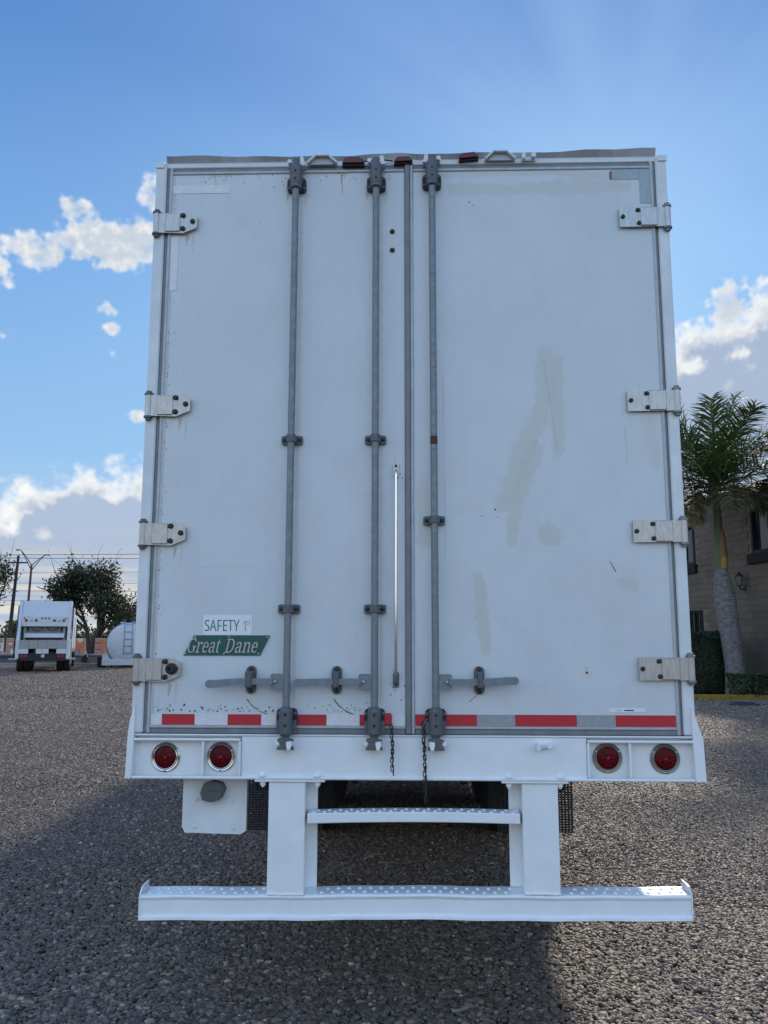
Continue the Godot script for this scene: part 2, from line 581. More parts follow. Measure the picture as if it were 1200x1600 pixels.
func build_ground() -> void:
	M.stone = mat(Color(1, 1, 1), 0.62)
	M.stone.vertex_color_use_as_albedo = true
	# gravel as fine cells: colour per stone, relief, and slow drifts of tone
	var size := 1024
	var cell := FastNoiseLite.new()
	cell.seed = 6
	cell.noise_type = FastNoiseLite.TYPE_CELLULAR
	cell.cellular_return_type = FastNoiseLite.RETURN_CELL_VALUE
	cell.frequency = 0.16
	var dist := cell.duplicate()
	dist.cellular_return_type = FastNoiseLite.RETURN_DISTANCE
	var t := NoiseTexture2D.new()
	t.width = size; t.height = size; t.seamless = true; t.noise = cell; t.normalize = true
	var g := Gradient.new()
	g.offsets = PackedFloat32Array([0.0, 0.25, 0.5, 0.75, 0.92, 1.0])
	g.colors = PackedColorArray([lin(0.03, 0.028, 0.028), lin(0.092, 0.074, 0.065), lin(0.135, 0.107, 0.093), lin(0.165, 0.124, 0.104), lin(0.23, 0.19, 0.165), lin(0.30, 0.27, 0.24)])
	t.color_ramp = g
	var h := NoiseTexture2D.new()
	h.width = size; h.height = size; h.seamless = true; h.noise = dist; h.normalize = true
	var gm := mat(lin(0.96, 0.96, 0.96), 0.75, 0.0, t, 0.33)
	gm.heightmap_enabled = true
	gm.heightmap_texture = h
	gm.heightmap_flip_texture = true
	gm.heightmap_scale = 1.6
	gm.detail_enabled = true
	gm.detail_blend_mode = BaseMaterial3D.BLEND_MODE_MUL
	gm.detail_uv_layer = BaseMaterial3D.DETAIL_UV_2
	gm.detail_albedo = noise_tex(19, 0.01, 4, Color(0.72, 0.72, 0.73), Color(1, 0.99, 0.98))
	gm.uv2_triplanar = true
	gm.uv2_world_triplanar = true
	gm.uv2_scale = Vector3.ONE * 0.07
	structure("ground", sheet(-400, 400, 60, -900, 0.0), gm, "brown grey gravel yard reaching to the road")
	scatter("gravel", "coarse loose gravel nearest the camera", 0.7, -1.8, 4800.0, 0.0105, 2, 101)
	scatter("gravel", "loose gravel around and under the rear bumper", -1.8, -5.5, 4200.0, 0.0108, 1, 102)
	scatter("gravel", "loose gravel of the yard further back", -5.5, -11.0, 2800.0, 0.0120, 0, 103)
	scatter("gravel", "thin spread of gravel in the middle distance", -11.0, -18.0, 1200.0, 0.015, 0, 104)
	scatter("gravel", "far spread of gravel towards the road", -18.0, -41.0, 240.0, 0.021, 0, 105)

# ---------------------------------------------------------------- the trailer
func speck(im: Image, c: Vector2, r: float, col: Color) -> void:
	for j in range(int(c.y - r - 1), int(c.y + r + 2)):
		for i in range(int(c.x - r - 1), int(c.x + r + 2)):
			if i < 0 or j < 0 or i >= im.get_width() or j >= im.get_height():
				continue
			var a := clampf(r + 0.5 - Vector2(i, j).distance_to(c), 0.0, 1.0) * col.a
			if a > 0.0:
				im.set_pixel(i, j, im.get_pixel(i, j).lerp(Color(col, 1.0), a))

func smear(im: Image, pts: Array, rad: Array, col: Color, edge: float, f: FastNoiseLite, rough := 0.35) -> void:
	var lo := Vector2.INF
	var hi := -Vector2.INF
	var big := 0.0
	for r in rad:
		big = maxf(big, r)
	for p in pts:
		lo = lo.min(p); hi = hi.max(p)
	for j in range(maxi(0, int(lo.y - big * 1.5)), mini(im.get_height(), int(hi.y + big * 1.5))):
		for i in range(maxi(0, int(lo.x - big * 1.5)), mini(im.get_width(), int(hi.x + big * 1.5))):
			var q := Vector2(i, j)
			var best := -9.0
			for k in maxi(1, pts.size() - 1):
				var a: Vector2 = pts[k]
				var b: Vector2 = pts[mini(k + 1, pts.size() - 1)]
				var ab := b - a
				var s := clampf((q - a).dot(ab) / maxf(ab.length_squared(), 1e-6), 0.0, 1.0)
				best = maxf(best, 1.0 - q.distance_to(a + ab * s) / lerpf(rad[k], rad[mini(k + 1, rad.size() - 1)], s))
			best += f.get_noise_2d(i, j) * rough
			if best > 0.0:
				var a2 := smoothstep(0.0, edge, best) * col.a
				im.set_pixel(i, j, im.get_pixel(i, j).lerp(Color(col, 1.0), a2))

func door_texture(which: String, x0: float, x1: float, y0: float, y1: float) -> ImageTexture:
	var s := 500.0
	var w := int((x1 - x0) * s)
	var h := int((y1 - y0) * s)
	var im := Image.create_empty(w, h, false, Image.FORMAT_RGB8)
	var f := FastNoiseLite.new()
	f.seed = 3 if which == "left" else 8
	f.frequency = 0.035
	f.fractal_octaves = 4
	var slow := FastNoiseLite.new()
	slow.seed = 21
	slow.frequency = 0.004
	var vert := FastNoiseLite.new()
	vert.seed = 33
	vert.frequency = 0.05
	var base := lin(0.635, 0.675, 0.70)
	var dirt := lin(0.54, 0.575, 0.585)
	for j in h:
		for i in w:
			var k := clampf(0.30 + slow.get_noise_2d(i, j) * 0.55 + f.get_noise_2d(i, j) * 0.22 + vert.get_noise_2d(i, j * 0.03) * 0.2, 0.0, 1.0)
			im.set_pixel(i, j, base.lerp(dirt, k * 0.55))
	var P := func(x: float, y: float) -> Vector2: return Vector2((x - x0) * s, (y1 - y) * s)
	var stain := Color(lin(0.54, 0.55, 0.49), 0.55)
	var rust := Color(lin(0.36, 0.22, 0.11), 0.6)
	var tan := Color(lin(0.52, 0.44, 0.33), 0.5)
	var dark := Color(0.10, 0.09, 0.085, 0.9)
	var r := RandomNumberGenerator.new()
	r.seed = 77
	if which == "right":
		smear(im, [P.call(0.23, 3.955), P.call(0.50, 3.945), P.call(0.85, 3.96), P.call(1.08, 3.955)], [24, 16, 27, 14], stain, 0.5, f)
		smear(im, [P.call(0.06, 4.03), P.call(0.7, 4.035), P.call(1.10, 4.0)], [14, 9, 16], Color(stain, 0.5), 0.6, f)
		smear(im, [P.call(0.655, 3.09), P.call(0.645, 2.85), P.call(0.53, 2.60), P.call(0.44, 2.36)], [26, 28, 34, 25], stain, 0.5, f)
		smear(im, [P.call(0.715, 3.07), P.call(0.705, 2.85), P.call(0.70, 2.60)], [16, 22, 18], stain, 0.5, f)
		smear(im, [P.call(0.60, 2.62), P.call(0.50, 2.38), P.call(0.47, 2.18)], [24, 22, 16], stain, 0.5, f)
		smear(im, [P.call(0.645, 2.21), P.call(0.66, 2.20)], [34, 30], Color(stain, 0.55), 0.4, f)
		smear(im, [P.call(0.315, 2.02), P.call(0.33, 1.85), P.call(0.345, 1.68)], [14, 19, 15], Color(stain, 0.55), 0.35, f)
		smear(im, [P.call(0.06, 2.45), P.call(0.07, 2.18)], [18, 24], Color(stain, 0.5), 0.5, f)
		smear(im, [P.call(0.99, 1.985), P.call(1.03, 1.965)], [20, 15], Color(stain, 0.45), 0.4, f)
		smear(im, [P.call(1.13, 2.74), P.call(1.16, 2.55)], [22, 16], Color(stain, 0.35), 0.5, f)
		smear(im, [P.call(1.02, 2.72), P.call(1.025, 2.55)], [3, 2], Color(stain, 0.6), 0.5, f)
		smear(im, [P.call(0.645, 3.06), P.call(0.70, 2.60)], [1.6, 1.2], Color(0.60, 0.61, 0.60, 0.3), 0.4, f)
		smear(im, [P.call(0.925, 2.085), P.call(0.95, 2.04)], [1.8, 2.2], Color(0.35, 0.34, 0.34, 0.7), 0.6, f)
		smear(im, [P.call(0.16, 3.0), P.call(0.163, 2.1)], [1.0, 1.0], Color(0.55, 0.56, 0.56, 0.4), 0.4, f)
		smear(im, [P.call(0.265, 1.447), P.call(0.30, 1.475)], [1.2, 1.0], Color(0.4, 0.38, 0.36, 0.8), 0.4, f)
		smear(im, [P.call(0.80, 1.578)], [14], Color(lin(0.66, 0.62, 0.55), 0.7), 0.3, f)
		for q in [[0.802, 1.578, 2.6], [0.80, 1.60, 1.0], [0.298, 3.88, 1.6], [0.318, 3.863, 1.4], [0.40, 2.33, 2.0], [0.335, 2.30, 1.2], [0.41, 2.295, 1.0], [0.76, 1.40, 0.8]]:
			speck(im, P.call(q[0], q[1]), q[2], dark)
		smear(im, [P.call(1.004, 4.03), P.call(1.004, 3.995)], [4.5, 4.0], Color(lin(0.16, 0.06, 0.03), 0.9), 0.3, f)
	else:
		for q in [[-0.98, 0.05], [-0.93, 0.03], [-0.60, 0.05], [-0.42, 0.03], [-0.34, 0.12], [-0.345, 0.06], [-0.33, 0.03], [-0.20, 0.04], [-0.9, 0.02], [-0.76, 0.025]]:
			smear(im, [P.call(q[0], 4.045), P.call(q[0] + 0.004, 4.045 - q[1])], [3.0, 1.0], rust, 0.9, f, 0.7)
		smear(im, [P.call(-1.0, 4.045), P.call(-0.85, 4.05)], [12, 10], tan, 0.8, f)
		smear(im, [P.call(-0.58, 4.045), P.call(-0.30, 4.05)], [13, 10], tan, 0.8, f)
		for rx in [-0.562, -0.163]:
			smear(im, [P.call(rx - 0.045, 3.99), P.call(rx - 0.05, 3.90)], [9, 3], Color(rust, 0.5), 0.9, f, 0.6)
			smear(im, [P.call(rx + 0.046, 3.93), P.call(rx + 0.04, 3.87)], [8, 3], Color(tan, 0.4), 0.6, f)
			smear(im, [P.call(rx + 0.022, 3.9), P.call(rx + 0.024, 1.45)], [7, 7], Color(tan, 0.3), 0.8, f)
			# scrapes under the handles
			smear(im, [P.call(rx - 0.19, 1.455), P.call(rx - 0.165, 1.425), P.call(rx - 0.13, 1.40), P.call(rx - 0.09, 1.385)], [1.4, 1.6, 1.8, 1.2], Color(0.25, 0.24, 0.23, 0.85), 0.5, f, 0.7)
		for hy in [3.715, 2.775, 2.15, 1.52]:
			smear(im, [P.call(-1.11, hy), P.call(-1.115, hy - 0.05)], [6, 2], Color(rust, 0.45), 0.9, f, 0.6)
			smear(im, [P.call(-1.08, hy), P.call(-1.082, hy - 0.09)], [5, 2], Color(tan, 0.4), 0.9, f, 0.6)
			smear(im, [P.call(-1.10, hy + 0.075), P.call(-1.06, hy + 0.07)], [35, 20], Color(tan, 0.25), 0.8, f)
		smear(im, [P.call(-1.185, 4.04), P.call(-1.185, 1.34)], [4, 4], Color(lin(0.45, 0.42, 0.38), 0.5), 0.7, f)
		smear(im, [P.call(-1.0, 2.06), P.call(-0.72, 2.065)], [1.2, 1.2], Color(0.75, 0.77, 0.78, 0.6), 0.3, f)
		for k in 42:
			speck(im, P.call(r.randf_range(-1.17, -0.62), 1.40 + absf(r.randfn(0, 0.014))), r.randf_range(0.7, 2.3), dark)
		for k in 26:
			speck(im, P.call(r.randf_range(-0.50, -0.19), 1.40 + absf(r.randfn(0, 0.02))), r.randf_range(0.6, 1.5), dark)
		for k in 40:
			speck(im, P.call(r.randf_range(-1.15, -0.05), 4.045 - absf(r.randfn(0, 0.028))), r.randf_range(0.6, 1.5), Color(0.28, 0.2, 0.15, 0.9))
		for k in 22:
			speck(im, P.call(r.randfn(-0.80, 0.04), r.randfn(3.80, 0.035)), r.randf_range(0.4, 1.0), Color(0.4, 0.38, 0.36, 0.7))
		for k in 60:
			speck(im, P.call(-1.185 + absf(r.randfn(0, 0.012)), r.randf_range(1.5, 4.0)), r.randf_range(0.6, 1.5), Color(0.22, 0.19, 0.17, 0.8))
		for k in 34:
			speck(im, P.call(r.randfn(-0.066, 0.018), [2.50, 1.53][k % 2] + r.randfn(0, 0.03)), r.randf_range(0.6, 1.5), dark)
		for k in 18:
			speck(im, P.call(r.randf_range(-0.9, -0.1), r.randf_range(1.4, 3.9)), r.randf_range(0.5, 1.1), Color(0.35, 0.34, 0.33, 0.8))
		for q in [[-0.084, 3.728], [-0.084, 3.630]]:
			smear(im, [P.call(q[0], q[1])], [9.0], Color(rust, 0.5), 0.7, f)
	return ImageTexture.create_from_image(im)

func bolt_head(at: Vector3, r: float, m: Material, parent: Node, called := "bolt") -> void:
	var b := MB.new()
	b.lathe(at, Vector3(0, 0, 1), [Vector2(r, -0.002), Vector2(r, r * 0.45), Vector2(r * 0.6, r * 0.8), Vector2(0.0, r * 0.85)], 8)
	put(called, b, m, parent)

func hinge(trailer: Node3D, side: float, y: float, lx: float, bx: float) -> void:
	# a strap on the door face, a knuckle beside the post, its pin and three bolts
	var m := MB.new()
	var h := 0.056
	var inner := lx
	if side < 0:
		m.prism(pv([bx + 0.01, y - h + 0.004, -1.125, y - h, inner - 0.005, y - 0.030, inner, y - 0.024, inner, y + 0.032, inner - 0.008, y + 0.036, -1.115, y + h - 0.004, bx + 0.01, y + h - 0.006]), 0.014, 0.021)
		m.box(Vector3(-1.218, y - h + 0.006, 0.0155), Vector3(-1.140, y + h - 0.008, 0.0265), 0.004)
	else:
		m.prism(pv([bx - 0.01, y - h + 0.006, inner + 0.002, y - h + 0.004, inner, y - h + 0.006, inner, y + h - 0.006, inner + 0.002, y + h - 0.004, bx - 0.01, y + h - 0.006]), 0.014, 0.020)
		m.box(Vector3(1.135, y - h + 0.007, 0.0155), Vector3(1.218, y + h - 0.007, 0.0265), 0.004)
	var o := put("hinge", m, M.alu, trailer)
	var k := MB.new()
	k.cyl(Vector3(bx, y - 0.052, 0.012), Vector3(bx, y + 0.052, 0.012), 0.017, -1, 14)
	put("knuckle", k, M.alu, o)
	for s in [-1.0, 1.0]:
		var p := MB.new()
		p.lathe(Vector3(bx, y + s * 0.052, 0.012), Vector3(0, s, 0), [Vector2(0.021, 0.0), Vector2(0.021, 0.009), Vector2(0.014, 0.0095), Vector2(0.013, 0.02), Vector2(0.0, 0.021)], 10)
		put("pin_head", p, M.cast if side < 0 else M.galv, o)
	if side < 0:
		for q in [[-1.128, 0.036], [-1.128, -0.034], [inner - 0.022, 0.004]]:
			bolt_head(Vector3(q[0], y + q[1], 0.021), 0.013, M.bolt, o)
	else:
		for q in [[1.125, 0.034], [1.128, -0.034], [inner + 0.016, 0.0]]:
			bolt_head(Vector3(q[0], y + q[1], 0.020), 0.011, M.bolt, o)

func tail_lamp(trailer: Node3D, c: Vector3, shiny: bool, mirrored: float) -> void:
	var m := MB.new()
	m.lathe(c, Vector3(0, 0, 1), [Vector2(0.067, 0.0), Vector2(0.0665, 0.006), Vector2(0.062, 0.010), Vector2(0.057, 0.0085), Vector2(0.0525, 0.013), Vector2(0.0505, 0.012), Vector2(0.0495, 0.002)], 36)
	var o := put("tail_lamp", m, M.bezel if shiny else M.bezel_dull, trailer)
	var l := MB.new()
	l.lathe(c, Vector3(0, 0, 1), [Vector2(0.0495, 0.004), Vector2(0.048, 0.010), Vector2(0.036, 0.0155), Vector2(0.018, 0.018), Vector2(0.0, 0.0185)], 32)
	put("lens", l, M.lens, o)
	var d := MB.new()
	d.lathe(c, Vector3(0, 0, 1), [Vector2(0.007, 0.0178), Vector2(0.004, 0.0192), Vector2(0.0, 0.0195)], 14)
	put("lens_centre", d, M.lens_hot, o)
	for a in [PI * 0.16, PI * 0.84, PI * 1.5]:
		bolt_head(c + Vector3(cos(a) * 0.0595, sin(a) * 0.0595, 0.008), 0.005, M.chrome, o, "screw")

func lock_rod(trailer: Node3D, x: float, guides: Array, top: float, handle_side: float, rusty: bool) -> void:
	var z := 0.052
	var m := MB.new()
	m.cyl(Vector3(x, 1.40, z), Vector3(x, 3.96, z), 0.0165, -1, 16)
	var o := put("lock_rod", m, M.galv, trailer)
	if rusty:
		var b := MB.new()
		b.cyl(Vector3(x, 2.63, z), Vector3(x, 2.67, z), 0.0172, -1, 16)
		put("rust_band", b, M.rust, o)
	# top guide with cam
	var t := MB.new()
	t.prism(rrect(Vector2(x, top - 0.098), 0.094, 0.075, 0.016), 0.004, 0.022)
	put("top_bracket", t, M.cast_dark, o)
	var c := MB.new()
	c.lathe(Vector3(x, top - 0.14, z), Vector3.UP, [Vector2(0.018, 0.0), Vector2(0.029, 0.006), Vector2(0.029, 0.018), Vector2(0.0265, 0.022), Vector2(0.030, 0.04), Vector2(0.031, 0.10), Vector2(0.027, 0.128), Vector2(0.018, 0.135), Vector2(0.017, 0.16), Vector2(0.0, 0.162)], 16)
	c.box(Vector3(x - 0.03, top - 0.11, 0.02), Vector3(x + 0.03, top - 0.02, z), 0.006)
	put("top_sleeve", c, M.cast, o)
	for q in [0.045, 0.085]:
		bolt_head(Vector3(x, top - 0.14 + q, z + 0.0295), 0.0055, M.cast_dark, o, "rivet")
	for s in [-1.0, 1.0]:
		bolt_head(Vector3(x + s * 0.037, top - 0.075, 0.022), 0.008, M.cast, o)
		bolt_head(Vector3(x + s * 0.037, top - 0.118, 0.022), 0.008, M.cast, o)
	var kp := MB.new()
	kp.prism(pv([x + handle_side * 0.016, top - 0.01, x + handle_side * 0.020, top + 0.038, x + handle_side * 0.034, top + 0.038, x + handle_side * 0.044, top - 0.008]), 0.002, 0.05)
	put("keeper", kp, M.post, o)
	var nb := MB.new()
	nb.cyl(Vector3(x - handle_side * 0.034, top + 0.014, 0.0), Vector3(x - handle_side * 0.034, top + 0.014, 0.05), 0.011, -1, 10)
	put("keeper_stud", nb, M.post, o)
	# mid guides
	for y in guides:
		var gm := MB.new()
		gm.prism(rrect(Vector2(x, y), 0.102, 0.042, 0.009), 0.003, 0.016)
		gm.lathe(Vector3(x, y - 0.018, z), Vector3.UP, [Vector2(0.017, 0.0), Vector2(0.024, 0.001), Vector2(0.024, 0.035), Vector2(0.017, 0.036)], 14)
		gm.box(Vector3(x - 0.024, y - 0.018, 0.015), Vector3(x + 0.024, y + 0.018, z), 0.003)
		var go := put("rod_guide", gm, M.cast, o)
		for s in [-1.0, 1.0]:
			bolt_head(Vector3(x + s * 0.036, y, 0.016), 0.0095, M.cast_dark, o)
	# bottom guide, sleeve and cam
	var b2 := MB.new()
	b2.prism(rrect(Vector2(x, 1.372), 0.094, 0.086, 0.02), 0.006, 0.026)
	put("bottom_bracket", b2, M.cast_dark, o)
	var s2 := MB.new()
	s2.lathe(Vector3(x, 1.296, z), Vector3.UP, [Vector2(0.0, 0.0), Vector2(0.024, 0.001), Vector2(0.030, 0.012), Vector2(0.031, 0.11), Vector2(0.026, 0.120), Vector2(0.019, 0.128), Vector2(0.0165, 0.130)], 16)
	s2.prism(pv([x - 0.046, 1.315, x - 0.034, 1.300, x + 0.034, 1.300, x + 0.046, 1.315, x + 0.044, 1.36, x - 0.044, 1.36]), 0.02, z - 0.01)
	put("bottom_sleeve", s2, M.cast, o)
	for q in [1.345, 1.392]:
		bolt_head(Vector3(x, q, z + 0.030), 0.007, M.cast_dark, o, "rivet")
	for s in [-1.0, 1.0]:
		for q in [1.355, 1.392]:
			bolt_head(Vector3(x + s * 0.038, q, 0.026), 0.009, M.cast, o)
	var cm := MB.new()
	var hs := handle_side
	cm.prism(pv([x - 0.018, 1.297, x + 0.018, 1.297, x + 0.016, 1.284, x + 0.034, 1.279, x + 0.035, 1.273, x + 0.020, 1.270, x + 0.018, 1.258, x + 0.036, 1.246, x + 0.038, 1.236, x - 0.038, 1.236, x - 0.037, 1.245, x - 0.022, 1.256, x - 0.022, 1.268, x - 0.036, 1.275, x - 0.034, 1.284, x - 0.018, 1.286]), 0.034, 0.062)
	put("cam", cm, M.cast, o)
	var k2 := MB.new()
	k2.prism(pv([x + hs * 0.006, 1.272, x + hs * 0.006, 1.258, x + hs * 0.011, 1.238, x + hs * 0.024, 1.238, x + hs * 0.031, 1.26, x + hs * 0.029, 1.276]), 0.004, 0.075)
	put("keeper", k2, M.enamel, o)
	var k3 := MB.new()
	k3.cyl(Vector3(x - hs * 0.038, 1.266, 0.002), Vector3(x - hs * 0.038, 1.266, 0.055), 0.010, -1, 12)
	put("keeper_stud", k3, M.enamel, o)

func lock_handle(trailer: Node3D, rod_x: float, dir: float, length: float, latch_x: float, droop: float, y: float) -> void:
	var m := MB.new()
	var a := rod_x + dir * 0.06
	var e := rod_x + dir * length
	var pts := []
	for k in 9:
		var t := k / 8.0
		pts.append(Vector2(lerpf(a, e, t), y - droop * smoothstep(0.45, 1.0, t)))
	var poly := PackedVector2Array()
	for k in 9:
		poly.append(pts[k] + Vector2(0, 0.0135 + 0.004 * smoothstep(0.3, 1.0, k / 8.0)))
	poly.append(pts[8] + Vector2(dir * 0.011, 0.009))
	poly.append(pts[8] + Vector2(dir * 0.011, -0.009))
	for k in range(8, -1, -1):
		poly.append(pts[k] - Vector2(0, 0.0135 + 0.004 * smoothstep(0.3, 1.0, k / 8.0)))
	m.prism(poly, 0.058, 0.071)
	var o := put("lock_handle", m, M.galv, trailer)
	var hb := MB.new()
	hb.prism(rrect(Vector2(rod_x + dir * 0.044, y - 0.001), 0.058, 0.07, 0.01), 0.046, 0.058)
	hb.box(Vector3(rod_x - 0.012, y - 0.034, 0.064), Vector3(rod_x + dir * 0.03, y + 0.034, 0.0715), 0.004) if false else null
	put("hub_plate", hb, M.galv, o)
	bolt_head(Vector3(rod_x + dir * 0.05, y, 0.0575 + 0.0135), 0.007, M.alu, o, "rivet")
	var l := MB.new()
	l.prism(rrect(Vector2(latch_x, y + 0.005), 0.046, 0.126, 0.022, 5), 0.003, 0.014)
	var lo := put("handle_latch", l, M.cast, o)
	var l2 := MB.new()
	l2.box(Vector3(latch_x - 0.021, y - 0.028, 0.013), Vector3(latch_x + 0.013, y + 0.045, 0.056), 0.004)
	l2.box(Vector3(latch_x - 0.012, y - 0.026, 0.0725), Vector3(latch_x + 0.012, y + 0.042, 0.082), 0.004)
	l2.box(Vector3(latch_x - 0.012, y + 0.019, 0.05), Vector3(latch_x + 0.012, y + 0.042, 0.076), 0.004)
	put("latch_hook", l2, M.cast, o)
	for q in [0.052, -0.043]:
		bolt_head(Vector3(latch_x, y + q, 0.014), 0.011, M.bolt, o)

func chain(trailer: Node3D, x: float, y0: float, n_: int, pitch: float, z: float) -> void:
	var base := Node3D.new()
	base.name = "chain" if not trailer.has_node("chain") else "chain_001"
	trailer.add_child(base)
	var shapes := []
	for f in 2:
		var m := MB.new()
		var pts := []
		for k in 12:
			var a := TAU * k / 12.0
			var px := cos(a) * 0.0062
			var py := sin(a) * 0.0062 + (0.0085 if sin(a) > 0 else -0.0085)
			pts.append(Vector3(px, py, 0) if f == 0 else Vector3(0.002, py, px))
		m.tube(pts, [0.0026], 6, false, true)
		shapes.append(m.mesh())
	for k in n_:
		var o := put("link", shapes[k % 2], M.cast_dark, base)
		o.position = Vector3(x + rng.randfn(0, 0.0012) + 0.0004 * k, y0 - pitch * k, z)
		o.rotation.z = rng.randfn(0, 0.06)
		o.rotation.y = rng.randfn(0.1, 0.2)

func build_trailer() -> void:
	var T := thing("semi_trailer", "white box semi trailer seen square from behind, both rear doors shut", "trailer")
	# body
	var L := -13.6
	for s in [-1.0, 1.0]:
		boxed("side_wall", Vector3(s * 1.235, 1.13, L), Vector3(s * 1.278, 4.085, -0.101), M.post, T, 0.004)
		boxed("side_rail", Vector3(s * 1.20, 1.085, L), Vector3(s * 1.282, 1.128, -0.2), M.post, T, 0.006)
	boxed("roof", Vector3(-1.278, 4.087, L), Vector3(1.278, 4.105, -0.101), M.post, T, 0.004)
	boxed("front_wall", Vector3(-1.234, 1.16, L), Vector3(1.234, 4.084, L + 0.05), M.post, T, 0.004)
	boxed("floor_deck", Vector3(-1.234, 1.10, L), Vector3(1.234, 1.158, -0.125), M.under, T, 0.0)
	for k in 28:
		boxed("cross_member", Vector3(-1.198, 0.985, -0.85 - k * 0.46), Vector3(1.198, 1.098, -0.805 - k * 0.46), M.under, T, 0.0)
	for s in [-1.0, 1.0]:
		boxed("frame_rail", Vector3(s * 0.42, 0.74, -6.4), Vector3(s * 0.50, 0.983, -0.8), M.under, T, 0.004)
		boxed("landing_leg", Vector3(s * 0.62, 0.08, -10.6), Vector3(s * 0.75, 1.09, -10.45), M.under, T, 0.005)
		boxed("landing_foot", Vector3(s * 0.55, 0.0, -10.7), Vector3(s * 0.82, 0.078, -10.35), M.under, T, 0.008)
	# axles and wheels
	for az in [-3.95, -5.2]:
		var ax := MB.new()
		ax.cyl(Vector3(-1.1, 0.52, az), Vector3(1.1, 0.52, az), 0.065, -1, 14)
		put("axle", ax, M.under, T)
		for x in [-1.09, -0.81, 0.81, 1.09]:
			var w := MB.new()
			var prof := [Vector2(0.29, -0.125), Vector2(0.46, -0.132), Vector2(0.505, -0.115), Vector2(0.52, -0.085), Vector2(0.52, 0.085), Vector2(0.505, 0.115), Vector2(0.46, 0.132), Vector2(0.29, 0.125)]
			w.lathe(Vector3(x, 0.52, az), Vector3(1, 0, 0), prof, 36)
			var wo := put("tyre", w, M.tyre, T)
			var rm := MB.new()
			rm.lathe(Vector3(x, 0.52, az), Vector3(1, 0, 0), [Vector2(0.0, -0.04), Vector2(0.2, -0.04), Vector2(0.29, -0.12), Vector2(0.29, 0.12), Vector2(0.2, 0.05), Vector2(0.0, 0.05)], 24)
			put("rim", rm, M.post, wo)
		for s in [-1.0, 1.0]:
			var bc := MB.new()
			bc.lathe(Vector3(s * 0.36, 0.66, az + 0.12), Vector3(0, 0.15, 1), [Vector2(0.0, 0.0), Vector2(0.07, 0.0), Vector2(0.085, 0.03), Vector2(0.085, 0.10), Vector2(0.095, 0.105), Vector2(0.095, 0.125), Vector2(0.085, 0.13), Vector2(0.08, 0.24), Vector2(0.05, 0.26), Vector2(0.0, 0.26)], 18)
			put("brake_chamber", bc, M.cast, T)
			var hz := MB.new()
			hz.tube([Vector3(s * 0.36, 0.74, az + 0.28), Vector3(s * 0.34, 0.92, az + 0.36), Vector3(s * 0.25, 0.95, az + 0.30), Vector3(s * 0.18, 1.02, az + 0.1)], [0.012], 6)
			put("air_hose", hz, M.rubber, T)
			boxed("spring_hanger", Vector3(s * 0.43, 0.50, az + 0.5), Vector3(s * 0.49, 0.74, az + 0.62), M.under, T, 0.01)
			boxed("leaf_spring", Vector3(s * 0.435, 0.59, az - 0.5), Vector3(s * 0.485, 0.64, az + 0.5), M.under, T, 0.008)
	# mesh mud flaps hung behind the wheels
	for s in [-1.0, 1.0]:
		var fl := MB.new()
		var x0: float = 0.66
		var x1: float = 1.205
		for k in 23:
			var x: float = s * lerpf(x0, x1, k / 22.0)
			fl.box(Vector3(x - 0.0065, 0.30, -2.560), Vector3(x + 0.0065, 0.98, -2.552), 0.0)
		for k in 19:
			var y := lerpf(0.30, 0.62, k / 18.0)
			fl.box(Vector3(s * x0, y - 0.0055, -2.569), Vector3(s * x1, y + 0.0055, -2.561), 0.0)
		var fo := put("mud_flap", fl, M.rubber, T)
		var bk := MB.new()
		bk.prism(rrect(Vector2(s * 0.92, 0.80), 0.50, 0.42, 0.03), -2.583, -2.571)
		put("flap_backing", bk, M.rubber, fo)
		var hb := MB.new()
		hb.cyl(Vector3(s * 0.45, 0.99, -2.56), Vector3(s * 1.22, 0.99, -2.56), 0.018, -1, 10)
		put("flap_hanger", hb, M.under, T)
	# ---- rear frame
	for s in [-1.0, 1.0]:
		boxed("corner_post", Vector3(s * 1.2265, 1.30, -0.10), Vector3(s * 1.281, 4.113, 0.004), M.post, T, 0.006)
		var gs := MB.new()
		var pts := PackedVector2Array()
		for q in [[1.262, 1.43], [1.283, 1.36], [1.307, 1.285], [1.3125, 1.101], [1.268, 1.101], [1.262, 1.255]]:
			pts.append(Vector2(s * (q[0] - (0.018 * smoothstep(1.36, 1.27, q[1]) if s < 0 and q[0] > 1.27 else 0.0)), q[1]))
		gs.prism(pts, -0.10, 0.014)
		put("corner_gusset", gs, M.enamel, T)
		boxed("corner_cap", Vector3(s * 1.238, 4.082, 0.0045), Vector3(s * 1.284, 4.1145, 0.010), M.post, T, 0.002)
	boxed("header", Vector3(-1.226, 4.084, -0.10), Vector3(1.226, 4.113, -0.001), M.post, T, 0.004)
	# bent roof lip over the header
	var lip := MB.new()
	var tops := [[-1.226, 4.139], [-1.10, 4.143], [-0.80, 4.136], [-0.547, 4.128], [-0.304, 4.130], [-0.15, 4.140], [-0.061, 4.145], [0.068, 4.130], [0.197, 4.133], [0.43, 4.139], [0.678, 4.133], [0.95, 4.143], [1.229, 4.152]]
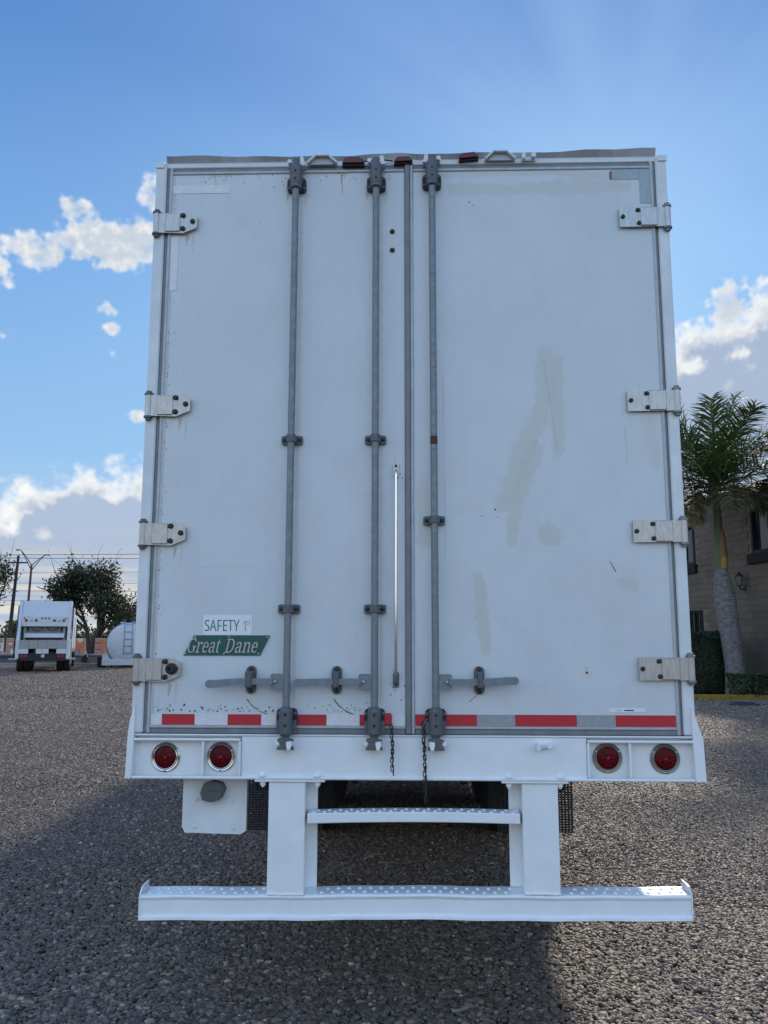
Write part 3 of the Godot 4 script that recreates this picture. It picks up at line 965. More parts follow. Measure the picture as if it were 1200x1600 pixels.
	for k in tops.size() - 1:
		for j in 4:
			var t0 := j / 4.0
			var t1 := (j + 1) / 4.0
			var a0 := Vector2(lerpf(tops[k][0], tops[k + 1][0], t0), lerpf(tops[k][1], tops[k + 1][1], smoothstep(0, 1, t0)))
			var a1 := Vector2(lerpf(tops[k][0], tops[k + 1][0], t1), lerpf(tops[k][1], tops[k + 1][1], smoothstep(0, 1, t1)))
			var w0 := 0.004 * sin(a0.x * 9.0) + 0.003 * sin(a0.x * 23.0)
			var w1 := 0.004 * sin(a1.x * 9.0) + 0.003 * sin(a1.x * 23.0)
			var p0 := Vector3(a0.x, 4.110, 0.002)
			var q0 := Vector3(a0.x, a0.y - 0.003, 0.020 + w0)
			var p1 := Vector3(a1.x, 4.110, 0.002)
			var q1 := Vector3(a1.x, a1.y - 0.003, 0.020 + w1)
			var nn := (p1 - p0).cross(q0 - p0).normalized()
			if nn.z < 0: nn = -nn
			var up := Vector3(0, 0.0015, -0.003)
			lip.quad(p0, p1, q1, q0, nn)
			lip.quad(p0 + up, p1 + up, q1 + up, q0 + up, -nn)
			lip.quad(q0, q1, q1 + up, q0 + up, Vector3(0, 0, 1))
	put("roof_lip", lip, M.trim_light, T)
	# sill: face plate, lamp boxes, lips
	var sill := MB.new()
	sill.box(Vector3(-0.7695, 1.101, -0.10), Vector3(0.7905, 1.288, 0.0), 0.004)
	sill.box(Vector3(-1.268, 1.101, -0.10), Vector3(-0.770, 1.288, -0.034), 0.003)
	sill.box(Vector3(0.791, 1.101, -0.10), Vector3(1.268, 1.288, -0.034), 0.003)
	put("rear_sill", sill, M.enamel, T)
	boxed("sill_lip", Vector3(-1.267, 1.099, 0.0005), Vector3(1.267, 1.112, 0.013), M.enamel, T, 0.004)
	boxed("sill_ledge", Vector3(-1.262, 1.2885, -0.1), Vector3(1.262, 1.2965, 0.006), M.enamel, T, 0.003)
	for s in [-1.0, 1.0]:
		var xi := -0.776 if s < 0 else 0.797
		var xm := -0.945 if s < 0 else 0.983
		var lb := MB.new()
		lb.box(Vector3(minf(xi - s * 0.004, s * 1.266), 1.266, -0.034), Vector3(maxf(xi - s * 0.004, s * 1.266), 1.278, 0.012), 0.004)
		lb.box(Vector3(xm - 0.006, 1.113, -0.034), Vector3(xm + 0.006, 1.2655, 0.008), 0.003)
		lb.box(Vector3(xi - 0.006, 1.113, -0.034), Vector3(xi + 0.006, 1.2655, 0.0122), 0.004)
		put("lamp_box", lb, M.enamel, T)
	tail_lamp(T, Vector3(-1.124, 1.190, -0.034), true, 1.0)
	tail_lamp(T, Vector3(-0.868, 1.193, -0.034), true, 1.0)
	tail_lamp(T, Vector3(0.889, 1.197, -0.034), false, 1.0)
	tail_lamp(T, Vector3(1.147, 1.195, -0.034), false, 1.0)
	# spare keepers of a rod that is gone
	for y in [1.252, 4.103]:
		var kp := MB.new()
		var kx := 0.585 if y < 2 else 0.585
		kp.box(Vector3(kx - 0.022, y - 0.019, 0.002), Vector3(kx - 0.006, y + 0.016, 0.045), 0.004)
		kp.cyl(Vector3(kx + 0.035, y + 0.004, 0.001), Vector3(kx + 0.035, y + 0.004, 0.04), 0.012, -1, 10)
		kp.box(Vector3(kx - 0.006, y - 0.012, 0.002), Vector3(kx + 0.05, y + 0.010, 0.012), 0.003)
		put("spare_keeper", kp, M.enamel if y < 2 else M.post, T)
	# ---- doors
	for side in ["left", "right"]:
		var x0 := -1.193 if side == "left" else 0.0195
		var x1 := -0.0235 if side == "left" else 1.1965
		var y0 := 1.336
		var y1 := 4.045
		var dm := MB.new()
		var z := 0.0
		var steps := 1
		dm.tri(Vector3(x0, y0, z), Vector3(x1, y0, z), Vector3(x1, y1, z), Vector3.BACK, Vector3.BACK, Vector3.BACK, Vector2(0, 1), Vector2(1, 1), Vector2(1, 0))
		dm.tri(Vector3(x0, y0, z), Vector3(x1, y1, z), Vector3(x0, y1, z), Vector3.BACK, Vector3.BACK, Vector3.BACK, Vector2(0, 1), Vector2(1, 0), Vector2(0, 0))
		dm.box(Vector3(x0, y0, -0.06), Vector3(x1, y1, -0.002), 0.0)
		var mm := StandardMaterial3D.new()
		mm.albedo_texture = door_texture(side, x0, x1, y0, y1)
		mm.roughness = 0.34
		mm.texture_repeat = false
		mm.heightmap_enabled = true
		mm.heightmap_texture = noise_tex(83 if side == "left" else 84, 0.008, 3, Color(0, 0, 0), Color(1, 1, 1), 512)
		mm.heightmap_scale = 0.5
		var D := put("rear_door", dm, mm, T)
		tag(D, "left rear door with two lock rods and green nameplate" if side == "left" else "right rear door with one lock rod and grey patches")
		# seals round the door
		var xo := -1.2262 if side == "left" else 1.2262
		var xi2 := x0 if side == "left" else x1
		var sg := -1.0 if side == "left" else 1.0
		boxed("outer_seal", Vector3(minf(xo, xi2 + sg * 0.016), 1.30, -0.05), Vector3(maxf(xo, xi2 + sg * 0.016), 4.083, -0.006), M.trim, D, 0.003)
		boxed("edge_trim", Vector3(minf(xi2, xi2 + sg * 0.0155), 1.30, -0.05), Vector3(maxf(xi2, xi2 + sg * 0.0155), 4.083, 0.006), M.trim_light, D, 0.003)
		boxed("top_seal", Vector3(x0, 4.062, -0.05), Vector3(x1, 4.083, -0.004), M.trim, D, 0.003)
		boxed("top_trim", Vector3(x0, 4.0455, -0.05), Vector3(x1, 4.0615, 0.006), M.trim_light, D, 0.003)
		boxed("bottom_trim", Vector3(x0, 1.3235, -0.05), Vector3(x1, 1.3355, 0.008), M.trim_light, D, 0.003)
		boxed("bottom_seal", Vector3(x0, 1.298, -0.05), Vector3(x1, 1.323, 0.004), M.trim, D, 0.004)
		if side == "left":
			boxed("meeting_seal", Vector3(-0.023, 1.30, -0.05), Vector3(0.004, 4.083, 0.012), M.trim, D, 0.004)
		else:
			boxed("meeting_trim", Vector3(0.0045, 1.30, -0.05), Vector3(0.019, 4.083, 0.008), M.trim_light, D, 0.003)
	# old patches of foil near the top corners
	boxed("foil_patch", Vector3(-1.190, 3.945, 0.0006), Vector3(-0.905, 3.988, 0.002), M.sticker_old if M.has("sticker_old") else M.white_tape, T, 0.0)
	boxed("foil_patch", Vector3(-1.189, 3.43, 0.0006), Vector3(-1.153, 3.715, 0.002), M.white_tape, T, 0.0)
	boxed("foil_patch", Vector3(1.010, 3.990, 0.0006), Vector3(1.143, 4.042, 0.002), M.silver_tape, T, 0.0)
	boxed("foil_patch", Vector3(1.145, 3.862, 0.0006), Vector3(1.195, 4.042, 0.0024), M.silver_tape, T, 0.0)
	for y in [3.780, 2.840, 2.215, 1.586]:
		hinge(T, -1.0, y, -1.058, -1.263)
	for y in [3.781, 2.849, 2.223, 1.595]:
		hinge(T, 1.0, y, 1.035, 1.270)
	# rubber stop on the lowest left hinge
	var stop := MB.new()
	stop.lathe(Vector3(-1.098, 1.590, 0.021), Vector3(0, 0, 1), [Vector2(0.026, 0.0), Vector2(0.026, 0.016), Vector2(0.019, 0.02), Vector2(0.018, 0.04), Vector2(0.009, 0.041), Vector2(0.008, 0.03), Vector2(0.0, 0.03)], 16)
	put("door_stop", stop, M.rubber, T)
	lock_rod(T, -0.562, [2.664, 1.863], 4.07, 1.0, false)
	lock_rod(T, -0.163, [2.664, 1.863], 4.07, 1.0, false)
	lock_rod(T, 0.113, [2.275], 4.078, -1.0, true)
	lock_handle(T, -0.562, -1.0, 0.355, -0.731, 0.012, 1.536)
	lock_handle(T, -0.163, -1.0, 0.355, -0.337, 0.006, 1.536)
	lock_handle(T, 0.113, 1.0, 0.36, 0.313, -0.006, 1.536)
	# slim chrome holdback bar
	var gb := MB.new()
	gb.tube([Vector3(-0.0655, 2.515, 0.02), Vector3(-0.0655, 2.49, 0.045), Vector3(-0.067, 1.57, 0.045), Vector3(-0.067, 1.545, 0.02)], [0.0065], 10)
	var go := put("grab_bar", gb, M.chrome, T)
	for y in [2.518, 1.543]:
		var gp := MB.new()
		gp.prism(rrect(Vector2(-0.066, y), 0.027, 0.072, 0.012), 0.002, 0.010)
		put("grab_bar_foot", gp, M.cast if y < 2 else M.alu, go)
		for q in [-0.02, 0.02]:
			bolt_head(Vector3(-0.066, y + q, 0.010), 0.007, M.ink, go)
	for y in [3.728, 3.630]:
		bolt_head(Vector3(-0.084, y, 0.0), 0.012, M.bolt, T, "plug_bolt")
	# reflective tape, piece by piece
	for q in [[-1.19, -1.14, 1], [-1.139, -0.989, 0], [-0.988, -0.837, 1], [-0.836, -0.683, 0], [-0.682, -0.519, 1], [-0.518, -0.384, 0], [-0.383, -0.233, 1], [-0.232, -0.086, 0], [-0.085, -0.0245, 1]]:
		boxed("reflective_tape", Vector3(q[0], 1.337, 0.0006), Vector3(q[1], 1.385, 0.0018), M.white_tape if q[2] else M.red_tape, T, 0.0)
	for q in [[0.021, 0.300, 0], [0.301, 0.472, 1], [0.473, 0.750, 0], [0.751, 0.924, 1], [0.925, 1.194, 0]]:
		boxed("reflective_tape", Vector3(q[0], 1.337, 0.0006), Vector3(q[1], 1.388, 0.0018), M.silver_tape if q[2] else M.red_tape, T, 0.0)
	boxed("reflective_tape", Vector3(-0.118, 1.345, 0.0262), Vector3(-0.088, 1.395, 0.028), M.red_tape, T, 0.0)
	# sticker and nameplate
	var sans := SystemFont.new()
	sans.font_names = PackedStringArray(["Droid Sans"])
	var serif := SystemFont.new()
	serif.font_names = PackedStringArray(["Droid Serif"])
	serif.font_italic = true
	serif.font_weight = 400
	var stk := boxed("safety_sticker", Vector3(-0.963, 1.7435, 0.0006), Vector3(-0.736, 1.835, 0.0016), M.sticker, T, 0.0)
	var z1 := 0.0016
	for q in [["SAFETY", Rect2(-0.956, 1.762, 0.162, 0.051), M.text_green], ["1", Rect2(-0.776, 1.762, 0.012, 0.047), M.text_grey], ["ST", Rect2(-0.760, 1.790, 0.019, 0.020), M.text_pale]]:
		var o := put("lettering", fit_text(q[0], sans, q[1], 0.0008), q[2], stk)
		o.position.z = z1
	var np := MB.new()
	np.prism(pv([-1.003, 1.741, -1.050, 1.651, -0.693, 1.651, -0.650, 1.741]), 0.0018, 0.005)
	var pl := put("nameplate", np, M.plate_green, T)
	for q in [["Great", Rect2(-1.036, 1.662, 0.150, 0.066)], ["Dane", Rect2(-0.860, 1.662, 0.148, 0.064)]]:
		var o := put("lettering", fit_text(q[0], serif, q[1], 0.003, 0.22), M.alu, pl)
		o.position.z = 0.005
	for q in [[-0.997, 1.734], [-0.840, 1.735], [-0.662, 1.734], [-1.040, 1.658], [-0.862, 1.657], [-0.701, 1.658]]:
		bolt_head(Vector3(q[0], q[1], 0.005), 0.0045, M.alu, pl, "rivet")
	# the frame of the nameplate
	var fr := MB.new()
	var outl := [Vector2(-1.003, 1.741), Vector2(-1.050, 1.651), Vector2(-0.693, 1.651), Vector2(-0.650, 1.741)]
	fr.tube([Vector3(outl[0].x, outl[0].y, 0.004), Vector3(outl[1].x, outl[1].y, 0.004), Vector3(outl[2].x, outl[2].y, 0.004), Vector3(outl[3].x, outl[3].y, 0.004)], [0.0016], 6, false, true)
	put("plate_rim", fr, M.cast, pl)
	var sm := boxed("small_label", Vector3(0.898, 1.402, 0.0006), Vector3(1.06, 1.418, 0.0014), M.sticker, T, 0.0)
	boxed("label_print", Vector3(0.965, 1.407, 0.0014), Vector3(1.008, 1.412, 0.0019), M.ink, sm, 0.0)
	boxed("label_print", Vector3(0.93, 1.408, 0.0014), Vector3(0.950, 1.411, 0.0019), M.text_grey, sm, 0.0)
	chain(T, -0.086, 1.336, 12, 0.0178, 0.045)
	chain(T, 0.058, 1.345, 19, 0.0178, 0.03)
	var hk := MB.new()
	hk.tube([Vector3(0.058, 1.34, 0.03), Vector3(0.062, 1.352, 0.045), Vector3(0.07, 1.365, 0.03), Vector3(0.085, 1.37, 0.028)], [0.005], 6)
	put("chain_hook", hk, M.cast, T)
	# ---- marker lamps and guards on the header
	for q in [[-0.279, 4.094, 0.112, 0.040, 0.0], [-0.029, 4.097, 0.094, 0.032, 0.03], [0.298, 4.112, 0.098, 0.036, 0.09]]:
		var mk := MB.new()
		var tr := Transform3D(Basis(Vector3(0, 0, 1), q[4]), Vector3(q[0], q[1], 0))
		var w: float = q[2] / 2
		var h: float = q[3] / 2
		mk.prism(pv([-w, -h, w, -h, w, -h * 0.2, w * 0.8, h * 0.8, w * 0.6, h, -w * 0.6, h, -w * 0.8, h * 0.8, -w, -h * 0.2]), -0.001, 0.02, tr)
		var mo := put("marker_lamp", mk, M.cast_dark, T)
		var ml := MB.new()
		ml.prism(pv([-w * 0.9, -h * 0.55, w * 0.9, -h * 0.55, w * 0.62, h * 0.85, -w * 0.62, h * 0.85]), 0.02, 0.034, tr)
		put("lens", ml, M.marker, mo)
	for q in [[-0.436, 4.083], [0.455, 4.092]]:
		var gd := MB.new()
		var bx: float = q[0]
		var by: float = q[1]
		gd.prism(pv([bx - 0.062, by, bx - 0.032, by + 0.036, bx + 0.032, by + 0.036, bx + 0.062, by]), 0.0, 0.018)
		var gdo := put("lamp_guard", gd, M.trim_light, T)
		var st := MB.new()
		for k in [[Vector2(-0.075, 0.0), Vector2(-0.032, 0.040)], [Vector2(-0.034, 0.040), Vector2(0.034, 0.040)], [Vector2(0.032, 0.040), Vector2(0.075, 0.0)]]:
			var a: Vector2 = k[0] + Vector2(bx, by)
			var b: Vector2 = k[1] + Vector2(bx, by)
			var nr := (b - a).orthogonal().normalized() * 0.0035
			st.prism(PackedVector2Array([a - nr, b - nr, b + nr, a + nr]), 0.001, 0.04)
		put("guard_strap", st, M.post, gdo)
	var wire := MB.new()
	wire.tube([Vector3(-0.23, 4.094, 0.02), Vector3(-0.19, 4.10, 0.012), Vector3(-0.14, 4.104, 0.02), Vector3(-0.08, 4.099, 0.012)], [0.0035], 6)
	put("lamp_wire", wire, M.rubber, T)
	# ---- licence bracket plate with its grey cap
	var bp := MB.new()
	bp.prism(pv([-1.064, 1.098, -1.064, 0.862, -1.050, 0.836, -0.790, 0.830, -0.764, 0.846, -0.764, 1.098]), -0.135, -0.130)
	var bpo := put("bracket_plate", bp, M.post, T)
	var kn := MB.new()
	kn.prism(pv([-0.970, 1.035, -0.958, 1.062, -0.918, 1.074, -0.874, 1.064, -0.860, 1.035, -0.874, 1.000, -0.920, 0.985, -0.958, 0.998]), -0.13, -0.085)
	kn.prism(pv([-0.972, 1.026, -0.868, 1.032, -0.880, 0.992, -0.920, 0.980, -0.962, 0.990]), -0.085, -0.078)
	put("plug_cap", kn, M.knob, bpo)
	for q in [[-1.00, 0.985], [-0.825, 0.978], [-1.005, 0.862], [-0.825, 0.856]]:
		bolt_head(Vector3(q[0], q[1], -0.13), 0.008, M.post, bpo)
	# ---- rear guard: posts, step, bar
	for s in [-1.0, 1.0]:
		var xo := -0.641 if s < 0 else 0.657
		var xi := -0.476 if s < 0 else 0.497
		var xf := -0.430 if s < 0 else 0.449
		var ybot := 0.606 if s < 0 else 0.618
		var pm := MB.new()
		pm.box(Vector3(minf(xo, xi), ybot, -0.012), Vector3(maxf(xo, xi), 1.088, -0.001), 0.003)
		pm.box(Vector3(minf(xo, xo - s * 0.010), ybot, -0.118), Vector3(maxf(xo, xo - s * 0.010), 1.088, -0.0125), 0.002)
		pm.box(Vector3(minf(xi, xi + s * 0.010), ybot, -0.1055), Vector3(maxf(xi, xi + s * 0.010), 1.088, -0.0125), 0.002)
		pm.box(Vector3(minf(xi + s * 0.010, xf), ybot, -0.118), Vector3(maxf(xi + s * 0.010, xf), 1.088, -0.106), 0.003)
		put("guard_post", pm, M.enamel, T)
		var wb := MB.new()
		var wp := []
		var wr := []
		for k in 17:
			wp.append(Vector3(lerpf(xo, xi, k / 16.0), ybot + 0.002 + rng.randfn(0, 0.0012), 0.001 + rng.randfn(0, 0.0008)))
			wr.append(0.0042 + rng.randf() * 0.002)
		wb.tube(wp, wr, 6)
		put("weld_bead", wb, M.enamel, T)
		var xa := -0.705 if s < 0 else 0.405
		var xb := -0.386 if s < 0 else 0.704
		boxed("guard_flange", Vector3(xa, 1.0885, -0.13), Vector3(xb, 1.0985, 0.010), M.enamel, T, 0.003)
		for bx in [xa + 0.035, xb - 0.035]:
			for dn in [0.0, 1.0]:
				var nu := MB.new()
				if dn < 0.5:
					nu.lathe(Vector3(bx, 1.088, -0.012), Vector3(0, -1, 0), [Vector2(0.017, 0.0), Vector2(0.017, 0.004), Vector2(0.013, 0.0045), Vector2(0.013, 0.016), Vector2(0.007, 0.017), Vector2(0.007, 0.024), Vector2(0.0, 0.025)], 8)
				else:
					nu.lathe(Vector3(bx, 1.1125, 0.004), Vector3(0, 1, 0), [Vector2(0.017, 0.0), Vector2(0.017, 0.004), Vector2(0.013, 0.006), Vector2(0.011, 0.012), Vector2(0.0, 0.013)], 10)
				put("flange_bolt", nu, M.enamel, T)
	# step between the posts, bowed a little
	var stp := MB.new()
	var sn := 16
	var bow := func(x: float) -> float: return 0.953 + 0.008 * (1.0 - pow(x / 0.48, 2.0)) + 0.006 * x
	for k in sn:
		var xa := lerpf(-0.4645, 0.4855, k / float(sn))
		var xb := lerpf(-0.4645, 0.4855, (k + 1) / float(sn))
		var ya: float = bow.call(xa)
		var yb: float = bow.call(xb)
		for e in [[0.0, -0.006, 0.0, -0.095, Vector3.UP], [0.0, -0.006, -0.004, 0.0, Vector3(0, 1, 1).normalized()], [-0.004, 0.0, -0.040, 0.0, Vector3.BACK], [-0.040, 0.0, -0.044, -0.006, Vector3(0, -1, 1).normalized()], [-0.044, -0.006, -0.044, -0.095, Vector3.DOWN], [-0.044, -0.095, 0.0, -0.095, Vector3.FORWARD]]:
			stp.quad(Vector3(xa, ya + e[0], e[1]), Vector3(xb, yb + e[0], e[1]), Vector3(xb, yb + e[2], e[3]), Vector3(xa, ya + e[2], e[3]), e[4])
	var so := put("guard_step", stp, M.enamel, T)
	var dmp := MB.new()
	for k in 19:
		var x := lerpf(-0.44, 0.46, k / 18.0)
		var y: float = bow.call(x)
		for zz in [-0.025, -0.06]:
			dmp.lathe(Vector3(x + (0.0 if zz > -0.05 else 0.02), y, zz), Vector3.UP, [Vector2(0.009, 0.0), Vector2(0.007, 0.004), Vector2(0.003, 0.0055), Vector2(0.0, 0.0035)], 8)
	tag(put("tread_dimples", dmp, M.enamel, so), "", "", "", "stuff")
	# lower bar
	var bar := MB.new()
	var prof := [Vector2(-0.122, 0.107), Vector2(-0.008, 0.107), Vector2(0.001, 0.104), Vector2(0.005, 0.097), Vector2(0.002, 0.089), Vector2(-0.003, 0.083), Vector2(-0.003, 0.022), Vector2(0.003, 0.017), Vector2(0.009, 0.014), Vector2(0.010, 0.003), Vector2(0.005, 0.0), Vector2(-0.122, 0.0)]
	var bn := 64
	var lift := func(x: float) -> float: return 0.494 + 0.0085 * (x + 1.2) + 0.006 * exp(-pow((x + 0.02) / 0.30, 2.0)) + 0.0012 * sin(x * 17.0)
	var dent := FastNoiseLite.new()
	dent.seed = 4
	dent.frequency = 3.0
	for k in bn:
		var xa := lerpf(-1.203, 1.221, k / float(bn))
		var xb := lerpf(-1.203, 1.221, (k + 1) / float(bn))
		for i in prof.size():
			var a: Vector2 = prof[i]
			var b: Vector2 = prof[(i + 1) % prof.size()]
			var da := dent.get_noise_2d(xa, a.y * 4.0) * 0.003
			var db := dent.get_noise_2d(xb, a.y * 4.0) * 0.003
			var dc := dent.get_noise_2d(xa, b.y * 4.0) * 0.003
			var dd := dent.get_noise_2d(xb, b.y * 4.0) * 0.003
			var q := [Vector3(xa, lift.call(xa) + a.y, a.x + da), Vector3(xb, lift.call(xb) + a.y, a.x + db), Vector3(xb, lift.call(xb) + b.y, b.x + dd), Vector3(xa, lift.call(xa) + b.y, b.x + dc)]
			var nn: Vector3 = (q[1] - q[0]).cross(q[3] - q[0]).normalized()
			var out := Vector3(0, (a.y + b.y) / 2 - 0.053, ((a.x + b.x) / 2 + 0.06) * 0.9)
			if nn.dot(out) < 0: nn = -nn
			bar.quad(q[0], q[1], q[2], q[3], nn)
	var bo := put("guard_bar", bar, M.enamel, T)
	for s in [-1.0, 1.0]:
		var xe := -1.206 if s < 0 else 1.2245
		var ep := MB.new()
		var yb: float = lift.call(xe)
		# an end plate whose back corner stands above the tread
		var tr := Transform3D(Basis(Vector3(0, 0, -1), Vector3.UP, Vector3(1, 0, 0)), Vector3(xe, yb, 0))
		ep.prism(pv([-0.004, 0.0, -0.004, 0.108, 0.03, 0.134, 0.06, 0.137, 0.120, 0.137, 0.122, 0.0]), -0.003, 0.003, tr)
		put("end_plate", ep, M.enamel, bo)
	var dm2 := MB.new()
	for k in 50:
		var x := lerpf(-1.17, 1.19, k / 49.0)
		if (x > -0.65 and x < -0.43) or (x > 0.44 and x < 0.665):
			continue
		for zz in [-0.03, -0.085]:
			var xx: float = x + (0.0 if zz > -0.05 else 0.024)
			dm2.lathe(Vector3(xx, lift.call(xx) + 0.106, zz), Vector3.UP, [Vector2(0.0105, 0.0), Vector2(0.008, 0.0045), Vector2(0.0035, 0.006), Vector2(0.0, 0.004)], 8)
	tag(put("tread_dimples", dm2, M.enamel, bo), "", "", "", "stuff")

# ---------------------------------------------------------------- plants
func leaf(m: MB, at: Vector3, size: float, c: Color, r: RandomNumberGenerator) -> void:
	var a := Vector3(r.randfn(), r.randfn(), r.randfn()).normalized()
	var b := a.cross(Vector3(r.randfn(), r.randfn(), r.randfn())).normalized()
	var nn := a.cross(b)
	if nn.y < 0: nn = -nn
	m.tint = c
	m.tri(at - a * size, at + b * size * 0.42, at + a * size, nn, nn, nn)
	m.tri(at - a * size, at - b * size * 0.42, at + a * size, nn, nn, nn)

func grow(tm: MB, tips: Array, p: Vector3, d: Vector3, length: float, rad: float, depth: int, r: RandomNumberGenerator, up: float) -> void:
	var pts := [p]
	var rs := [rad]
	var q := p
	var dd := d
	for k in 4:
		dd = (dd + Vector3(r.randfn(), r.randfn(), r.randfn()) * 0.13 + Vector3.UP * up).normalized()
		q = q + dd * length / 4.0
		pts.append(q)
		rs.append(lerpf(rad, rad * 0.6, (k + 1) / 4.0))
	tm.tube(pts, rs, 6 if depth > 1 else 4, false)
	if depth <= 1:
		tips.append([pts[2], length])
		tips.append([q, length])
	if depth == 0:
		return
	var n_ := 3 if depth > 1 else 3
	for k in n_:
		var side := dd.cross(Vector3(r.randfn(), r.randfn() * 0.4, r.randfn())).normalized()
		var nd := (dd * r.randf_range(0.6, 0.95) + side * r.randf_range(0.22, 0.62)).normalized()
		grow(tm, tips, pts[4 if k < 2 else 3], nd, length * r.randf_range(0.62, 0.85), rad * 0.58, depth - 1, r, up)

func tree(label: String, at: Vector3, height: float, spread: float, n_leaf: int, seed_: int, tone: Color, twigs: int, stems: Array) -> void:
	var r := RandomNumberGenerator.new()
	r.seed = seed_
	var t := thing("tree", label, "tree", at, 0.0, "trees beyond the road")
	var tm := MB.new()
	var tips := []
	for s in stems:
		grow(tm, tips, Vector3(s[0] * 0.3, 0, 0), Vector3(s[0], s[1], s[2]).normalized(), height * s[3], s[4], 3, r, 0.05)
	put("trunk", tm, M.bark, t)
	var cm := MB.new()
	for k in n_leaf:
		var tip = tips[r.randi() % tips.size()]
		var c: Vector3 = tip[0]
		var s := spread * 0.16
		var p := c + Vector3(r.randfn() * s, r.randfn() * s * 0.75, r.randfn() * s)
		p.x = spread * 0.8 * tanh(p.x / (spread * 0.8))
		var b := exp(r.randfn(0, 0.3))
		leaf(cm, p, r.randf_range(0.10, 0.20), Color(tone.r * b, tone.g * b, tone.b * b), r)
	put("crown", cm, M.leaf, t)
	if twigs:
		for k in twigs:
			var w := MB.new()
			if k > 40: break
			var tip2 = tips[r.randi() % tips.size()]
			var tries := 0
			while tip2[0].y < height * 0.62 and tries < 60:
				tip2 = tips[r.randi() % tips.size()]
				tries += 1
			var p: Vector3 = tip2[0]
			p.x = spread * 0.8 * tanh(p.x / (spread * 0.8))
			var d := Vector3(signf(p.x) * r.randf_range(0.1, 0.7), 1.0, 0).normalized()
			var pts := [p]
			for j in 5:
				d = (d + Vector3(r.randfn() * 0.2, -0.03 * j, r.randfn() * 0.1)).normalized()
				p += d * height * 0.075
				pts.append(p)
			w.tube(pts, [0.035, 0.03, 0.024, 0.018, 0.012, 0.008], 4, false)
			put("bare_twig", w, M.bark, t)

func bush(called: String, label: String, category: String, at: Vector3, size: Vector3, n_leaf: int, leaf_size: float, tone: Color, seed_: int) -> void:
	var r := RandomNumberGenerator.new()
	r.seed = seed_
	var t := thing(called, label, category, at)
	var f := FastNoiseLite.new()
	f.seed = seed_
	f.frequency = 1.3
	var m := MB.new()
	for k in n_leaf:
		var p := Vector3(r.randf_range(-0.5, 0.5), r.randf(), r.randf_range(-0.5, 0.5))
		var face := r.randi() % 4
		var depth := absf(r.randfn(0, 0.06))
		if face == 0: p.z = 0.5 - depth
		elif face == 1: p.y = 1.0 - depth
		elif face == 2: p.x = (0.5 - depth) * (1 if r.randf() < 0.5 else -1)
		else: p.z = -0.5 + depth if r.randf() < 0.3 else 0.5 - depth
		var q := p * size
		q += (q - Vector3(0, size.y * 0.5, 0)).normalized() * f.get_noise_3dv(q * 1.6) * 0.14
		var b := exp(r.randfn(0, 0.32))
		leaf(m, q, leaf_size * r.randf_range(0.7, 1.3), Color(tone.r * b, tone.g * b, tone.b * b), r)
	put("foliage", m, M.leaf, t)
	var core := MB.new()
	core.tint = Color(0.012, 0.02, 0.008)  # near-black inner box, painted as the shade deep between the leaves
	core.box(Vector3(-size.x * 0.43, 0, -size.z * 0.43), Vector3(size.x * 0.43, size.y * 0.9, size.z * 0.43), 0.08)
	put("dark_core", core, M.leaf, t)

func wheel(t: Node3D, x: float, z: float, r: float, w: float) -> void:
	var m := MB.new()
	m.lathe(Vector3(x, r, z), Vector3(1, 0, 0), [Vector2(r * 0.55, -w / 2), Vector2(r * 0.93, -w / 2), Vector2(r, -w * 0.36), Vector2(r, w * 0.36), Vector2(r * 0.93, w / 2), Vector2(r * 0.55, w / 2)], 28)
	var o := put("tyre", m, M.tyre, t)
	var k := MB.new()
	k.lathe(Vector3(x, r, z), Vector3(1, 0, 0), [Vector2(0.0, -w * 0.3), Vector2(r * 0.55, -w * 0.46), Vector2(r * 0.55, w * 0.46), Vector2(0.0, w * 0.3)], 18)
	put("rim", k, M.post, o)

